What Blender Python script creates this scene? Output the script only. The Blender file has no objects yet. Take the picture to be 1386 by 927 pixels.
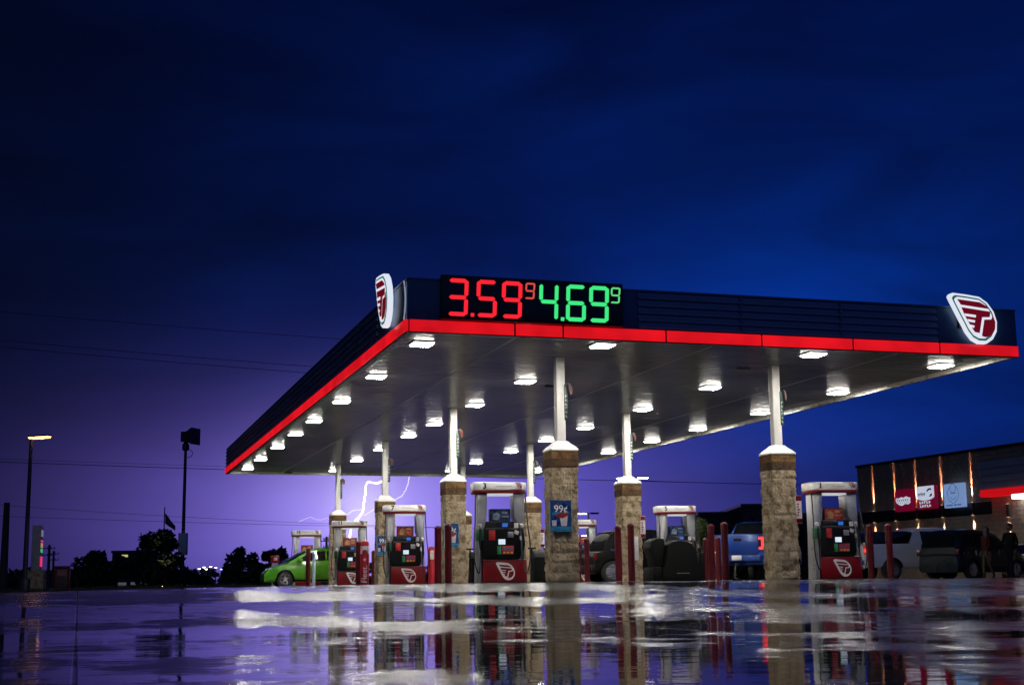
import bpy, bmesh, math, random
from mathutils import Vector, Matrix, noise
random.seed(7)
C = bpy.context.scene
COL = C.collection
R = math.radians
PI = math.pi

# ------------------------------------------------------------------ frame
YAW = 0.2977477            # heading of the canopy's long front edge
OX, OY = -1.98687, 26.20174    # near left corner of the canopy
PITCH, ROLL, F = 0.1711488, -0.0115982, 1900.0
CAMZ = -0.04
CU, SU = math.cos(YAW), math.sin(YAW)


def uv(u, v, z=0.0):
    return Vector((OX + u*CU - v*SU, OY + u*SU + v*CU, z))


def to_uv(x, y):
    dx, dy = x-OX, y-OY
    return dx*CU+dy*SU, -dx*SU+dy*CU


_f = Vector((0, math.cos(PITCH), math.sin(PITCH)))
_u = Vector((0, -math.sin(PITCH), math.cos(PITCH)))
_r = Vector((1, 0, 0))
CR = _r*math.cos(ROLL)+_u*math.sin(ROLL)
CUP = -_r*math.sin(ROLL)+_u*math.cos(ROLL)


def at(px, py, Y):
    """World point seen at photo pixel px,py, Y metres in front of the tripod."""
    d = _f*F + CR*(px-693)+CUP*(463.5-py)
    d = d*(Y/d.y)
    return Vector((d.x, d.y, d.z+CAMZ))


def smooth(a, b, x):
    t = max(0.0, min(1.0, (x-a)/(b-a)))
    return t*t*(3-2*t)


def ground_z(x, y):
    u, v = to_uv(x, y)
    target = -0.17 + 0.17*smooth(-14, -1.0, u)
    rise = smooth(-13.5, 0.6, v - 0.10*(u-6))
    z = -0.40 + (target+0.40)*rise
    z -= 0.03*smooth(40, 90, v)
    z -= 0.02*smooth(17, 26, u)*rise
    return z


# ------------------------------------------------------------------ materials
MATS = {}


def nd(nt, t, **kw):
    n = nt.nodes.new(t)
    for k, v in kw.items():
        if k.startswith('_'):
            setattr(n, k[1:], v)
        else:
            n.inputs[k.replace('__', ' ')].default_value = v
    return n


def M(name, col=(.5, .5, .5), rough=.5, metal=0., var=.18, scale=6., bump=0., bscale=40., coat=0., rvar=.1, emit=None, estr=0., spec=.5):
    if name in MATS:
        return MATS[name]
    m = bpy.data.materials.new(name)
    MATS[name] = m
    m.use_nodes = True
    nt = m.node_tree
    b = nt.nodes['Principled BSDF']
    L = nt.links.new
    b.inputs['Roughness'].default_value = rough
    b.inputs['Metallic'].default_value = metal
    b.inputs['Coat Weight'].default_value = coat
    b.inputs['Specular IOR Level'].default_value = spec
    b.inputs['Coat Roughness'].default_value = .04
    b.inputs['Base Color'].default_value = (*col, 1)
    if emit:
        b.inputs['Emission Color'].default_value = (*emit, 1)
        b.inputs['Emission Strength'].default_value = estr
    tc = nd(nt, 'ShaderNodeTexCoord')
    oi = nd(nt, 'ShaderNodeObjectInfo')
    if var:
        n = nd(nt, 'ShaderNodeTexNoise', Scale=scale, Detail=5., Roughness=.6)
        n.noise_dimensions = '4D'
        mu = nd(nt, 'ShaderNodeMath', _operation='MULTIPLY')
        mu.inputs[1].default_value = 30
        L(oi.outputs['Random'], mu.inputs[0])
        L(mu.outputs[0], n.inputs['W'])
        L(tc.outputs['Object'], n.inputs['Vector'])
        r = nd(nt, 'ShaderNodeMapRange')
        r.inputs['From Min'].default_value = .3
        r.inputs['From Max'].default_value = .7
        r.inputs['To Min'].default_value = 1-var
        r.inputs['To Max'].default_value = 1+var
        L(n.outputs['Fac'], r.inputs['Value'])
        mx = nd(nt, 'ShaderNodeMix', _data_type='RGBA', _blend_type='MULTIPLY')
        mx.inputs['Factor'].default_value = 1
        mx.inputs[6].default_value = (*col, 1)
        L(r.outputs[0], mx.inputs[7])
        L(mx.outputs[2], b.inputs['Base Color'])
        r2 = nd(nt, 'ShaderNodeMapRange')
        r2.inputs['From Min'].default_value = .3
        r2.inputs['From Max'].default_value = .7
        r2.inputs['To Min'].default_value = max(0.02, rough-rvar)
        r2.inputs['To Max'].default_value = min(1, rough+rvar)
        L(n.outputs['Fac'], r2.inputs['Value'])
        L(r2.outputs[0], b.inputs['Roughness'])
    if bump:
        n = nd(nt, 'ShaderNodeTexNoise', Scale=bscale, Detail=6., Roughness=.65)
        L(tc.outputs['Object'], n.inputs['Vector'])
        bp = nd(nt, 'ShaderNodeBump', Strength=bump, Distance=.02)
        L(n.outputs['Fac'], bp.inputs['Height'])
        L(bp.outputs[0], b.inputs['Normal'])
    return m


def E(name, col, strength, base=(.02, .02, .02)):
    if name in MATS:
        return MATS[name]
    return M(name, base, .35, var=0, emit=col, estr=strength)


white_paint = M('white_paint', (.78, .78, .76), .35, var=.06, scale=3)
pole_paint = M('pole_paint', (.74, .74, .71), .4, var=.07, scale=2)
grey_metal = M('grey_metal', (.32, .32, .34), .35, metal=.6, var=.1)
dark_metal = M('dark_metal', (.035, .035, .04), .4, metal=.3)
black_plastic = M('black_plastic', (.004, .004, .0045), .42, var=.15, spec=.22)
rubber = M('rubber', (.012, .012, .013), .65)
red_paint = M('red_paint', (.145, .002, .005), .38, var=.12, spec=.3)
bollard_red = M('bollard_red', (.072, .0015, .006), .42, var=.2, scale=7, spec=.3)
deep_red = M('deep_red', (.20, .004, .010), .4, var=.08)
navy = M('navy_panel', (.13, .20, .36), .42, metal=.1, var=.1, scale=2)
navy_dark = M('navy_panel_dark', (.045, .11, .22), .36, metal=.1, var=.1, scale=2)
glass_dark = M('glass_dark', (.006, .007, .009), .05, var=0)
chrome = M('chrome', (.6, .6, .62), .15, metal=1., var=0)
wood = M('weathered_wood', (.06, .045, .035), .8, bump=.4, bscale=20)
bark = M('bark', (.10, .075, .055), .85, bump=.6, bscale=14)
leaf = M('leaf', (.028, .05, .02), .55, var=.4, scale=1.2)
leaf_dark = M('leaf_dark', (.018, .03, .014), .6, var=.4, scale=1.2)
concrete = M('concrete', (.26, .25, .235), .75, bump=.3, bscale=30)
cable_m = M('cable', (.01, .01, .012), .6, var=0)
lens_m = E('lamp_lens', (1.0, .95, .86), 235, (.8, .8, .8))
lamp_warm = E('street_lamp_lens', (1.0, .44, .10), 7, (.8, .8, .8))
lamp_cool = E('far_lamp_lens', (1.0, .93, .8), 12, (.8, .8, .8))
red_led = E('red_led_band', (1.0, .008, .014), .72, (.3, .005, .008))
_nt = red_led.node_tree
_tc = nd(_nt, 'ShaderNodeTexCoord')
_n = nd(_nt, 'ShaderNodeTexNoise', Scale=1.1, Detail=3.)
_nt.links.new(_tc.outputs['Object'], _n.inputs['Vector'])
_r = nd(_nt, 'ShaderNodeMapRange')
for _k, _v in (('From Min', .3), ('From Max', .7), ('To Min', .46), ('To Max', .84)):
    _r.inputs[_k].default_value = _v
_nt.links.new(_n.outputs['Fac'], _r.inputs['Value'])
_nt.links.new(_r.outputs[0], _nt.nodes['Principled BSDF'].inputs['Emission Strength'])
digit_red = E('digit_red', (1.0, .018, .03), 1.05)
digit_green = E('digit_green', (.06, 1.0, .27), .85)
digit_red2 = E('digit_red_small', (1.0, .10, .08), .75)
digit_green2 = E('digit_green_small', (.18, 1.0, .33), .72)
sign_white = E('sign_white_lit', (.85, .9, 1.0), .85, (.75, .75, .75))
sign_red = E('sign_red_lit', (.22, .003, .012), .55, (.25, .006, .012))
sign_green = E('sign_green_lit', (.02, .16, .13), .6, (.02, .12, .09))
screen_white = E('screen_white', (.72, .85, 1.0), .9)
screen_blue = E('screen_blue', (.04, .16, .75), .7)
tail_red = E('tail_light_red', (1.0, .05, .05), 1.6, (.3, .01, .01))
tail_dim = E('tail_light_dim', (1.0, .03, .02), .25, (.3, .01, .01))
amber = E('amber_lamp', (1.0, .45, .12), 2.2)


def soffit_mat():
    m = bpy.data.materials.new('soffit_metal')
    m.use_nodes = True
    nt = m.node_tree
    L = nt.links.new
    b = nt.nodes['Principled BSDF']
    tc = nd(nt, 'ShaderNodeTexCoord')
    n = nd(nt, 'ShaderNodeTexNoise', Scale=.35, Detail=6., Roughness=.6)
    L(tc.outputs['Object'], n.inputs['Vector'])
    cr = nd(nt, 'ShaderNodeMapRange')
    cr.inputs['From Min'].default_value = .3
    cr.inputs['From Max'].default_value = .7
    cr.inputs['To Min'].default_value = .25
    cr.inputs['To Max'].default_value = .40
    L(n.outputs['Fac'], cr.inputs['Value'])
    mx = nd(nt, 'ShaderNodeMix', _data_type='RGBA', _blend_type='MULTIPLY')
    mx.inputs['Factor'].default_value = 1
    mx.inputs[6].default_value = (1, .985, .96, 1)
    L(cr.outputs[0], mx.inputs[7])
    L(mx.outputs[2], b.inputs['Base Color'])
    b.inputs['Roughness'].default_value = .21
    b.inputs['Specular IOR Level'].default_value = .10
    b.inputs['Metallic'].default_value = 0
    # fine oil-canning of the pans along their length
    mp = nd(nt, 'ShaderNodeMapping')
    mp.inputs['Scale'].default_value = (.5, 5, 1)
    L(tc.outputs['Object'], mp.inputs['Vector'])
    n2 = nd(nt, 'ShaderNodeTexNoise', Scale=1.4, Detail=3.)
    L(mp.outputs[0], n2.inputs['Vector'])
    bp = nd(nt, 'ShaderNodeBump', Strength=.05, Distance=.02)
    L(n2.outputs['Fac'], bp.inputs['Height'])
    L(bp.outputs[0], b.inputs['Normal'])
    return m


def stone_mat(name, c1, c2, c3, rows=False):
    m = bpy.data.materials.new(name)
    m.use_nodes = True
    nt = m.node_tree
    L = nt.links.new
    b = nt.nodes['Principled BSDF']
    tc = nd(nt, 'ShaderNodeTexCoord')
    oi = nd(nt, 'ShaderNodeObjectInfo')
    ad = nd(nt, 'ShaderNodeVectorMath', _operation='ADD')
    mu = nd(nt, 'ShaderNodeVectorMath', _operation='SCALE')
    cb = nd(nt, 'ShaderNodeCombineXYZ')
    L(oi.outputs['Random'], cb.inputs[0])
    L(oi.outputs['Random'], cb.inputs[1])
    L(cb.outputs[0], mu.inputs[0])
    mu.inputs['Scale'].default_value = 17
    L(tc.outputs['Object'], ad.inputs[0])
    L(mu.outputs[0], ad.inputs[1])
    n = nd(nt, 'ShaderNodeTexNoise', Scale=5., Detail=8., Roughness=.6)
    L(ad.outputs[0], n.inputs['Vector'])
    rp = nd(nt, 'ShaderNodeValToRGB')
    e = rp.color_ramp.elements
    e[0].position = .38
    e[0].color = (*c1, 1)
    e[1].position = .66
    e[1].color = (*c3, 1)
    k = e.new(.5)
    k.color = (*c2, 1)
    L(n.outputs['Fac'], rp.inputs['Fac'])
    L(rp.outputs[0], b.inputs['Base Color'])
    b.inputs['Roughness'].default_value = .85
    n2 = nd(nt, 'ShaderNodeTexNoise', Scale=16., Detail=8., Roughness=.7)
    L(ad.outputs[0], n2.inputs['Vector'])
    bp = nd(nt, 'ShaderNodeBump', Strength=1., Distance=.09)
    L(n2.outputs['Fac'], bp.inputs['Height'])
    L(bp.outputs[0], b.inputs['Normal'])
    return m


soffit_m = soffit_mat()
stone_m = stone_mat('split_face_stone', (.19, .135, .075), (.37, .285, .18), (.49, .40, .27))
brick_m = stone_mat('brown_brick', (.10, .045, .012), (.17, .085, .022), (.24, .13, .045))
brick_dk = stone_mat('dark_brick', (.045, .02, .007), (.085, .042, .013), (.13, .07, .025))
mortar_m = M('mortar', (.07, .05, .03), .9)


# ------------------------------------------------------------------ mesh builder
class MB:
    def __init__(s):
        s.v, s.f, s.mi = [], [], []

    def add(s, vs, fs, m=0):
        o = len(s.v)
        s.v += [tuple(p) for p in vs]
        for f in fs:
            s.f.append([i+o for i in f])
            s.mi.append(m)
        return s

    def box(s, x0, x1, y0, y1, z0, z1, m=0):
        vs = [(x, y, z) for z in (z0, z1) for y in (y0, y1) for x in (x0, x1)]
        return s.add(vs, [(0, 2, 3, 1), (4, 5, 7, 6), (0, 1, 5, 4), (2, 6, 7, 3), (0, 4, 6, 2), (1, 3, 7, 5)], m)

    def frustum(s, cx, cy, z0, a0, b0, z1, a1, b1, m=0):
        vs = []
        for z, a, b in ((z0, a0, b0), (z1, a1, b1)):
            vs += [(cx-a, cy-b, z), (cx+a, cy-b, z), (cx-a, cy+b, z), (cx+a, cy+b, z)]
        return s.add(vs, [(0, 2, 3, 1), (4, 5, 7, 6), (0, 1, 5, 4), (2, 6, 7, 3), (0, 4, 6, 2), (1, 3, 7, 5)], m)

    def prism(s, poly, axis, a0, a1, m=0):
        """poly in the plane normal to axis: 'y' -> (x,z), 'x' -> (y,z), 'z' -> (x,y)."""
        n = len(poly)
        def P(p, a):
            return {'y': (p[0], a, p[1]), 'x': (a, p[0], p[1]), 'z': (p[0], p[1], a)}[axis]
        vs = [P(p, a0) for p in poly]+[P(p, a1) for p in poly]
        fs = [tuple(range(n)), tuple(range(2*n-1, n-1, -1))]
        fs += [(i, (i+1) % n, n+(i+1) % n, n+i) for i in range(n)]
        return s.add(vs, fs, m)

    def tube(s, pts, r, n=8, m=0, caps=True):
        pts = [Vector(p) for p in pts]
        rs = r if isinstance(r, (list, tuple)) else [r]*len(pts)
        vs, fs = [], []
        for i, p in enumerate(pts):
            d = (pts[min(i+1, len(pts)-1)]-pts[max(i-1, 0)]).normalized()
            a = Vector((0, 0, 1)) if abs(d.z) < .9 else Vector((1, 0, 0))
            e1 = d.cross(a).normalized()
            e2 = d.cross(e1)
            for k in range(n):
                t = 2*PI*k/n
                vs.append(p+(e1*math.cos(t)+e2*math.sin(t))*rs[i])
        for i in range(len(pts)-1):
            for k in range(n):
                fs.append((i*n+k, i*n+(k+1) % n, (i+1)*n+(k+1) % n, (i+1)*n+k))
        if caps:
            fs += [tuple(range(n-1, -1, -1)), tuple(range((len(pts)-1)*n, len(pts)*n))]
        return s.add(vs, fs, m)

    def lathe(s, prof, c=(0, 0, 0), n=16, axis='z', m=0):
        vs, fs = [], []
        for r, h in prof:
            for k in range(n):
                t = 2*PI*k/n
                a, b = r*math.cos(t), r*math.sin(t)
                p = {'z': (a, b, h), 'y': (a, h, b), 'x': (h, a, b)}[axis]
                vs.append((c[0]+p[0], c[1]+p[1], c[2]+p[2]))
        for i in range(len(prof)-1):
            for k in range(n):
                fs.append((i*n+k, i*n+(k+1) % n, (i+1)*n+(k+1) % n, (i+1)*n+k))
        fs += [tuple(range(n-1, -1, -1)), tuple(range((len(prof)-1)*n, len(prof)*n))]
        return s.add(vs, fs, m)

    def build(s, name, mats, parent=None, loc=(0, 0, 0), rz=0, bevel=0, seg=2, ang=35, flat=False):
        me = bpy.data.meshes.new(name)
        me.from_pydata(s.v, [], s.f)
        if not isinstance(mats, (list, tuple)):
            mats = [mats]
        for m in mats:
            me.materials.append(m)
        me.polygons.foreach_set('material_index', s.mi)
        bm = bmesh.new()
        bm.from_mesh(me)
        bmesh.ops.recalc_face_normals(bm, faces=bm.faces)
        if bevel:
            es = [e for e in bm.edges if len(e.link_faces) == 2 and e.calc_face_angle(0) > R(30)]
            bmesh.ops.bevel(bm, geom=es, offset=bevel, segments=seg, affect='EDGES', profile=.5, clamp_overlap=True)
        bm.to_mesh(me)
        bm.free()
        if not flat:
            me.shade_smooth()
            me.set_sharp_from_angle(angle=R(ang))
        o = bpy.data.objects.new(name, me)
        COL.objects.link(o)
        o.parent = parent
        o.location = loc
        o.rotation_euler.z = rz
        return o


def tag(o, label=None, cat=None, group=None, kind=None):
    if label:
        o['label'] = label
    if cat:
        o['category'] = cat
    if group:
        o['group'] = group
    if kind:
        o['kind'] = kind
    return o


def thing(name, loc, label, cat, group=None, rz=0.):
    o = bpy.data.objects.new(name, None)
    o.empty_display_size = .3
    COL.objects.link(o)
    o.location = loc
    o.rotation_euler.z = rz
    return tag(o, label, cat, group)


def copy_tree(o, parent=None):
    c = o.copy()
    COL.objects.link(c)
    if parent:
        c.parent = parent
    for ch in [x for x in bpy.data.objects if x.parent == o]:
        copy_tree(ch, c)
    return c


def text_mesh(name, s, size, mat, parent, loc, rot=(R(90), 0, 0), depth=.004, sx=1.0, align='CENTER'):
    cu = bpy.data.curves.new(name, 'FONT')
    cu.body = s
    cu.size = size
    cu.extrude = depth
    cu.offset = .006 if name == 'pump_number' else 0
    cu.align_x = align
    cu.align_y = 'CENTER'
    ob = bpy.data.objects.new('tmp', cu)
    COL.objects.link(ob)
    dg = bpy.context.evaluated_depsgraph_get()
    me = bpy.data.meshes.new_from_object(ob.evaluated_get(dg))
    bpy.data.objects.remove(ob)
    me.name = name
    me.materials.clear()
    me.materials.append(mat)
    o = bpy.data.objects.new(name, me)
    COL.objects.link(o)
    o.parent = parent
    o.location = loc
    o.rotation_euler = rot
    o.scale = (sx, 1, 1)
    return o


# ------------------------------------------------------------------ emblem (winged letter shield)
OUT = [(838, 122), (846, 108), (862, 100), (950, 106), (1040, 116), (1092, 148), (1132, 200), (1150, 260), (1144, 318), (1115, 364), (1072, 392), (1022, 392), (980, 372), (945, 330), (898, 240), (852, 152)]
R1 = [(885, 138), (1035, 150), (1078, 170), (1094, 187), (908, 170)]
R2 = [(910, 185), (1105, 203), (1096, 236), (1045, 238), (1021, 333), (990, 328), (958, 282), (926, 226)]
R3 = [(1118, 226), (1133, 262), (1128, 306), (1098, 345), (1062, 356), (1036, 350), (1060, 252), (1108, 249)]
BARS = [[(925, 222), (1002, 228), (999, 242), (932, 236)], [(943, 254), (994, 260), (990, 273), (951, 268)], [(960, 286), (987, 291), (984, 304), (970, 301)]]


def inset(poly, k):
    cx = sum(p[0] for p in poly)/len(poly)
    cy = sum(p[1] for p in poly)/len(poly)
    return [(cx+(x-cx)*k, cy+(y-cy)*k) for x, y in poly]


def emblem(width, parent, loc, mats, depth=.03, name='emblem', rz=0., full=True):
    """mats: white, green, red. Faces -y."""
    sc = width/312.0
    def T(poly):
        return [((x-995)*sc, -(y-246)*sc) for x, y in poly]
    st = max(.0025, depth*.1)
    mb = MB()
    mb.prism(T(OUT), 'y', 0, -depth, 0)
    y = -depth
    if full:
        mb.prism(T(inset(OUT, .90)), 'y', y+.001, y-st, 1)
        mb.prism(T(inset(OUT, .82)), 'y', y-st+.001, y-2*st, 0)
        y -= 2*st
    for p in (R1, R2, R3):
        mb.prism(T(p), 'y', y+.001, y-st, 2)
    for p in BARS:
        mb.prism(T(p), 'y', y-st+.0005, y-2*st, 0)
    return mb.build(name, mats, parent, loc, rz, flat=True)


# ------------------------------------------------------------------ ground
def ground_mat():
    m = bpy.data.materials.new('wet_concrete')
    m.use_nodes = True
    nt = m.node_tree
    L = nt.links.new
    b = nt.nodes['Principled BSDF']
    tc = nd(nt, 'ShaderNodeTexCoord')
    mp = nd(nt, 'ShaderNodeMapping')
    mp.inputs['Rotation'].default_value = (0, 0, -YAW)
    L(tc.outputs['Object'], mp.inputs['Vector'])
    # puddle mask
    n1 = nd(nt, 'ShaderNodeTexNoise', Scale=.23, Detail=7., Roughness=.55)
    L(tc.outputs['Object'], n1.inputs['Vector'])
    n1b = nd(nt, 'ShaderNodeTexNoise', Scale=1.7, Detail=5., Roughness=.6)
    L(tc.outputs['Object'], n1b.inputs['Vector'])
    a = nd(nt, 'ShaderNodeMath', _operation='MULTIPLY_ADD')
    a.inputs[1].default_value = .45
    L(n1b.outputs['Fac'], a.inputs[0])
    n1c = nd(nt, 'ShaderNodeTexNoise', Scale=7., Detail=4., Roughness=.6)
    L(tc.outputs['Object'], n1c.inputs['Vector'])
    ac = nd(nt, 'ShaderNodeMath', _operation='MULTIPLY_ADD')
    ac.inputs[1].default_value = .22
    ac.inputs[2].default_value = -.11
    L(n1c.outputs['Fac'], ac.inputs[0])
    an = nd(nt, 'ShaderNodeMath', _operation='ADD')
    L(n1.outputs['Fac'], an.inputs[0])
    L(ac.outputs[0], an.inputs[1])
    L(an.outputs[0], a.inputs[2])
    # water gathers in the low apron: use height too
    sp = nd(nt, 'ShaderNodeSeparateXYZ')
    L(tc.outputs['Object'], sp.inputs[0])
    hz = nd(nt, 'ShaderNodeMapRange')
    hz.inputs['From Min'].default_value = -.40
    hz.inputs['From Max'].default_value = -.10
    hz.inputs['To Min'].default_value = .075
    hz.inputs['To Max'].default_value = .0
    L(sp.outputs[2], hz.inputs['Value'])
    a2 = nd(nt, 'ShaderNodeMath', _operation='ADD')
    L(a.outputs[0], a2.inputs[0])
    L(hz.outputs[0], a2.inputs[1])
    mask = nd(nt, 'ShaderNodeMapRange')
    mask.interpolation_type = 'SMOOTHSTEP'
    mask.inputs['From Min'].default_value = .69
    mask.inputs['From Max'].default_value = .80
    L(a2.outputs[0], mask.inputs['Value'])
    # slab joints every 4.6 m
    sj = nd(nt, 'ShaderNodeSeparateXYZ')
    L(mp.outputs[0], sj.inputs[0])
    joints = []
    for i, per in ((0, 4.6), (1, 4.6)):
        d = nd(nt, 'ShaderNodeMath', _operation='DIVIDE')
        d.inputs[1].default_value = per
        L(sj.outputs[i], d.inputs[0])
        fr = nd(nt, 'ShaderNodeMath', _operation='FRACT')
        L(d.outputs[0], fr.inputs[0])
        s_ = nd(nt, 'ShaderNodeMath', _operation='SUBTRACT')
        s_.inputs[1].default_value = .5
        L(fr.outputs[0], s_.inputs[0])
        ab = nd(nt, 'ShaderNodeMath', _operation='ABSOLUTE')
        L(s_.outputs[0], ab.inputs[0])
        gt = nd(nt, 'ShaderNodeMapRange')
        gt.inputs['From Min'].default_value = .4968
        gt.inputs['From Max'].default_value = .4988
        L(ab.outputs[0], gt.inputs['Value'])
        joints.append(gt)
    jm = nd(nt, 'ShaderNodeMath', _operation='MAXIMUM')
    L(joints[0].outputs[0], jm.inputs[0])
    L(joints[1].outputs[0], jm.inputs[1])
    # colour
    n3 = nd(nt, 'ShaderNodeTexNoise', Scale=3.5, Detail=8., Roughness=.7)
    L(tc.outputs['Object'], n3.inputs['Vector'])
    rp = nd(nt, 'ShaderNodeValToRGB')
    e = rp.color_ramp.elements
    e[0].position = .3
    e[0].color = (.03, .03, .03, 1)
    e[1].position = .72
    e[1].color = (.075, .073, .07, 1)
    L(n3.outputs['Fac'], rp.inputs['Fac'])
    mx = nd(nt, 'ShaderNodeMix', _data_type='RGBA')
    L(mask.outputs[0], mx.inputs['Factor'])
    L(rp.outputs[0], mx.inputs[6])
    mx.inputs[7].default_value = (.022, .022, .023, 1)
    mj = nd(nt, 'ShaderNodeMix', _data_type='RGBA')
    L(jm.outputs[0], mj.inputs['Factor'])
    L(mx.outputs[2], mj.inputs[6])
    mj.inputs[7].default_value = (.05, .05, .05, 1)
    L(mj.outputs[2], b.inputs['Base Color'])
    # roughness
    ro = nd(nt, 'ShaderNodeMapRange')
    ro.inputs['To Min'].default_value = .22
    ro.inputs['To Max'].default_value = .035
    L(mask.outputs[0], ro.inputs['Value'])
    rj = nd(nt, 'ShaderNodeMath', _operation='MULTIPLY_ADD')
    rj.inputs[1].default_value = .12
    L(jm.outputs[0], rj.inputs[0])
    L(ro.outputs[0], rj.inputs[2])
    L(rj.outputs[0], b.inputs['Roughness'])
    b.inputs['IOR'].default_value = 1.36
    sl_ = nd(nt, 'ShaderNodeMapRange')
    sl_.inputs['To Min'].default_value = .13
    sl_.inputs['To Max'].default_value = .095
    L(mask.outputs[0], sl_.inputs['Value'])
    L(sl_.outputs[0], b.inputs['Specular IOR Level'])
    # relief: texture of the damp concrete, faint ripples on the water
    f1 = nd(nt, 'ShaderNodeTexNoise', Scale=38., Detail=4., Roughness=.6)
    L(tc.outputs['Object'], f1.inputs['Vector'])
    f2 = nd(nt, 'ShaderNodeTexNoise', Scale=2.4, Detail=3., Roughness=.5)
    L(tc.outputs['Object'], f2.inputs['Vector'])
    st = nd(nt, 'ShaderNodeMapRange')
    st.inputs['To Min'].default_value = .16
    st.inputs['To Max'].default_value = .006
    L(mask.outputs[0], st.inputs['Value'])
    b1 = nd(nt, 'ShaderNodeBump', Distance=.01)
    L(st.outputs[0], b1.inputs['Strength'])
    L(f1.outputs['Fac'], b1.inputs['Height'])
    b2 = nd(nt, 'ShaderNodeBump', Strength=.14, Distance=.02)
    L(f2.outputs['Fac'], b2.inputs['Height'])
    L(b1.outputs[0], b2.inputs['Normal'])
    b3 = nd(nt, 'ShaderNodeBump', Strength=.5, Distance=.01)
    b3.invert = True
    L(jm.outputs[0], b3.inputs['Height'])
    L(b2.outputs[0], b3.inputs['Normal'])
    L(b3.outputs[0], b.inputs['Normal'])
    return m


def lines(spec):
    out = []
    for a, b, st in spec:
        n = max(1, round((b-a)/st))
        out += [a+(b-a)*i/n for i in range(n)]
    return out+[spec[-1][1]]


US = lines([(-3000, -300, 900), (-300, -60, 60), (-60, 60, 2), (60, 300, 60), (300, 3000, 900)])
VS = lines([(-300, -30, 30), (-30, 4, .5), (4, 60, 4), (60, 200, 20), (200, 4000, 950)])
mb = MB()
vs = []
for v in VS:
    for u in US:
        p = uv(u, v)
        vs.append((p.x, p.y, ground_z(p.x, p.y)))
nu = len(US)
fs = [(j*nu+i, j*nu+i+1, (j+1)*nu+i+1, (j+1)*nu+i) for j in range(len(VS)-1) for i in range(nu-1)]
mb.add(vs, fs)
g = mb.build('ground', ground_mat(), ang=180)
tag(g, 'wet dark concrete forecourt reflecting the lit canopy', 'ground', kind='structure')

# grass strip far left with short blades
gm = M('grass_soil', (.03, .04, .018), .9, bump=.6, bscale=8)
mb = MB()
pts = []
for i in range(41):
    x = -110+i*2.45
    y0 = 70+2.0*math.sin(i*.4)*.3
    for y, dz in ((y0, .02), (y0+.5, .10), (y0+60, .12)):
        pts.append((x, y, ground_z(x, y)+dz))
fs = [(i*3+j, (i+1)*3+j, (i+1)*3+j+1, i*3+j+1) for i in range(40) for j in range(2)]
mb.add(pts, fs)
tag(mb.build('lawn', gm), 'dark grass strip along the far left edge of the forecourt', 'lawn', kind='structure')
mb = MB()
for i in range(5200):
    x = random.uniform(-60, -12)
    y = 70.3+abs(random.gauss(0, 3))
    h = random.uniform(.06, .2)
    a = random.uniform(0, PI)
    w = .02
    z = ground_z(x, y)+.08
    dx, dy = math.cos(a)*w, math.sin(a)*w
    mb.add([(x-dx, y-dy, z), (x+dx, y+dy, z), (x+random.uniform(-.05, .05), y+random.uniform(-.05, .05), z+h)], [(0, 1, 2)])
tag(mb.build('grass', leaf_dark, flat=True), 'dark grass blades on the far left verge', 'grass', kind='stuff')

# ------------------------------------------------------------------ canopy
CW, CL, Z0 = 13.60, 34.55, 4.71
can = thing('fuel_canopy', uv(0, 0, 0), 'large flat navy filling station canopy with a glowing red band', 'canopy', rz=YAW)
# soffit pans: ribs run along u
mb = MB()
zs = Z0+.10
n = 86
pw = (CL-.24)/n
for i in range(n):
    y0 = .12+i*pw
    y1 = y0+pw
    e = .022
    prof = [(y0, zs+.018), (y0+e, zs), (y1-e, zs), (y1, zs+.018)]
    vs = [(x, y, z) for x in (.12, CW-.12) for y, z in prof]
    mb.add(vs, [(0, 1, 5, 4), (1, 2, 6, 5), (2, 3, 7, 6)])
mb.build('soffit', soffit_m, can, flat=True)
for xj in (2.35, 6.62, 11.0):
    mb = MB()
    mb.box(xj-.03, xj+.03, .125, CL-.125, zs-.006, zs-.0005)
    mb.build('soffit_joint', M('joint_strip', (.42, .41, .39), .35), can)
mb = MB()
mb.box(.1, CW-.1, .1, CL-.1, Z0+.2, Z0+.86)
mb.build('roof_deck', dark_metal, can)
# inner return of the fascia
mb = MB()
t = .12
mb.box(.02, t, t, CL-t, Z0, Z0+.20)
mb.box(CW-t, CW-.02, t, CL-t, Z0, Z0+.20)
mb.box(.02, CW-.02, .02, t, Z0+.002, Z0+.20)
mb.box(.02, CW-.02, CL-t, CL-.02, Z0+.002, Z0+.20)
mb.build('fascia_return', M('return_paint', (.62, .60, .55), .3, metal=.2, var=.08), can)
ZB, ZT = Z0+.25, Z0+1.03


def ribs(axis, a0, a1, out, nr=5):
    """Louvred cladding: sloped faces stacked; axis 'x' runs along x at y=out (front), 'y' runs along y at x=out."""
    m_ = MB()
    h = (ZT-ZB-.03)/nr
    for k in range(nr):
        zb = ZB+.012+k*h
        prof = [(0.06, zb), (-.028, zb+.012), (-.028, zb+h*.42), (.006, zb+h*.58), (.006, zb+h-.004), (.06, zb+h-.004)]
        if axis == 'x':
            m_.prism([(out+p, z) for p, z in prof], 'x', a0, a1)
        else:
            m_.prism([(out+p, z) for p, z in prof], 'y', a0, a1) if False else m_.add(
                [(out+p, a, z) for a in (a0, a1) for p, z in prof],
                [tuple(range(6)), tuple(range(11, 5, -1))]+[(i, (i+1) % 6, 6+(i+1) % 6, 6+i) for i in range(6)])
    m_.box(a0, a1, out+.05, out+.10, ZB, ZT-.02) if axis == 'x' else m_.box(out+.05, out+.10, a0, a1, ZB, ZT-.02)
    return m_


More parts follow.
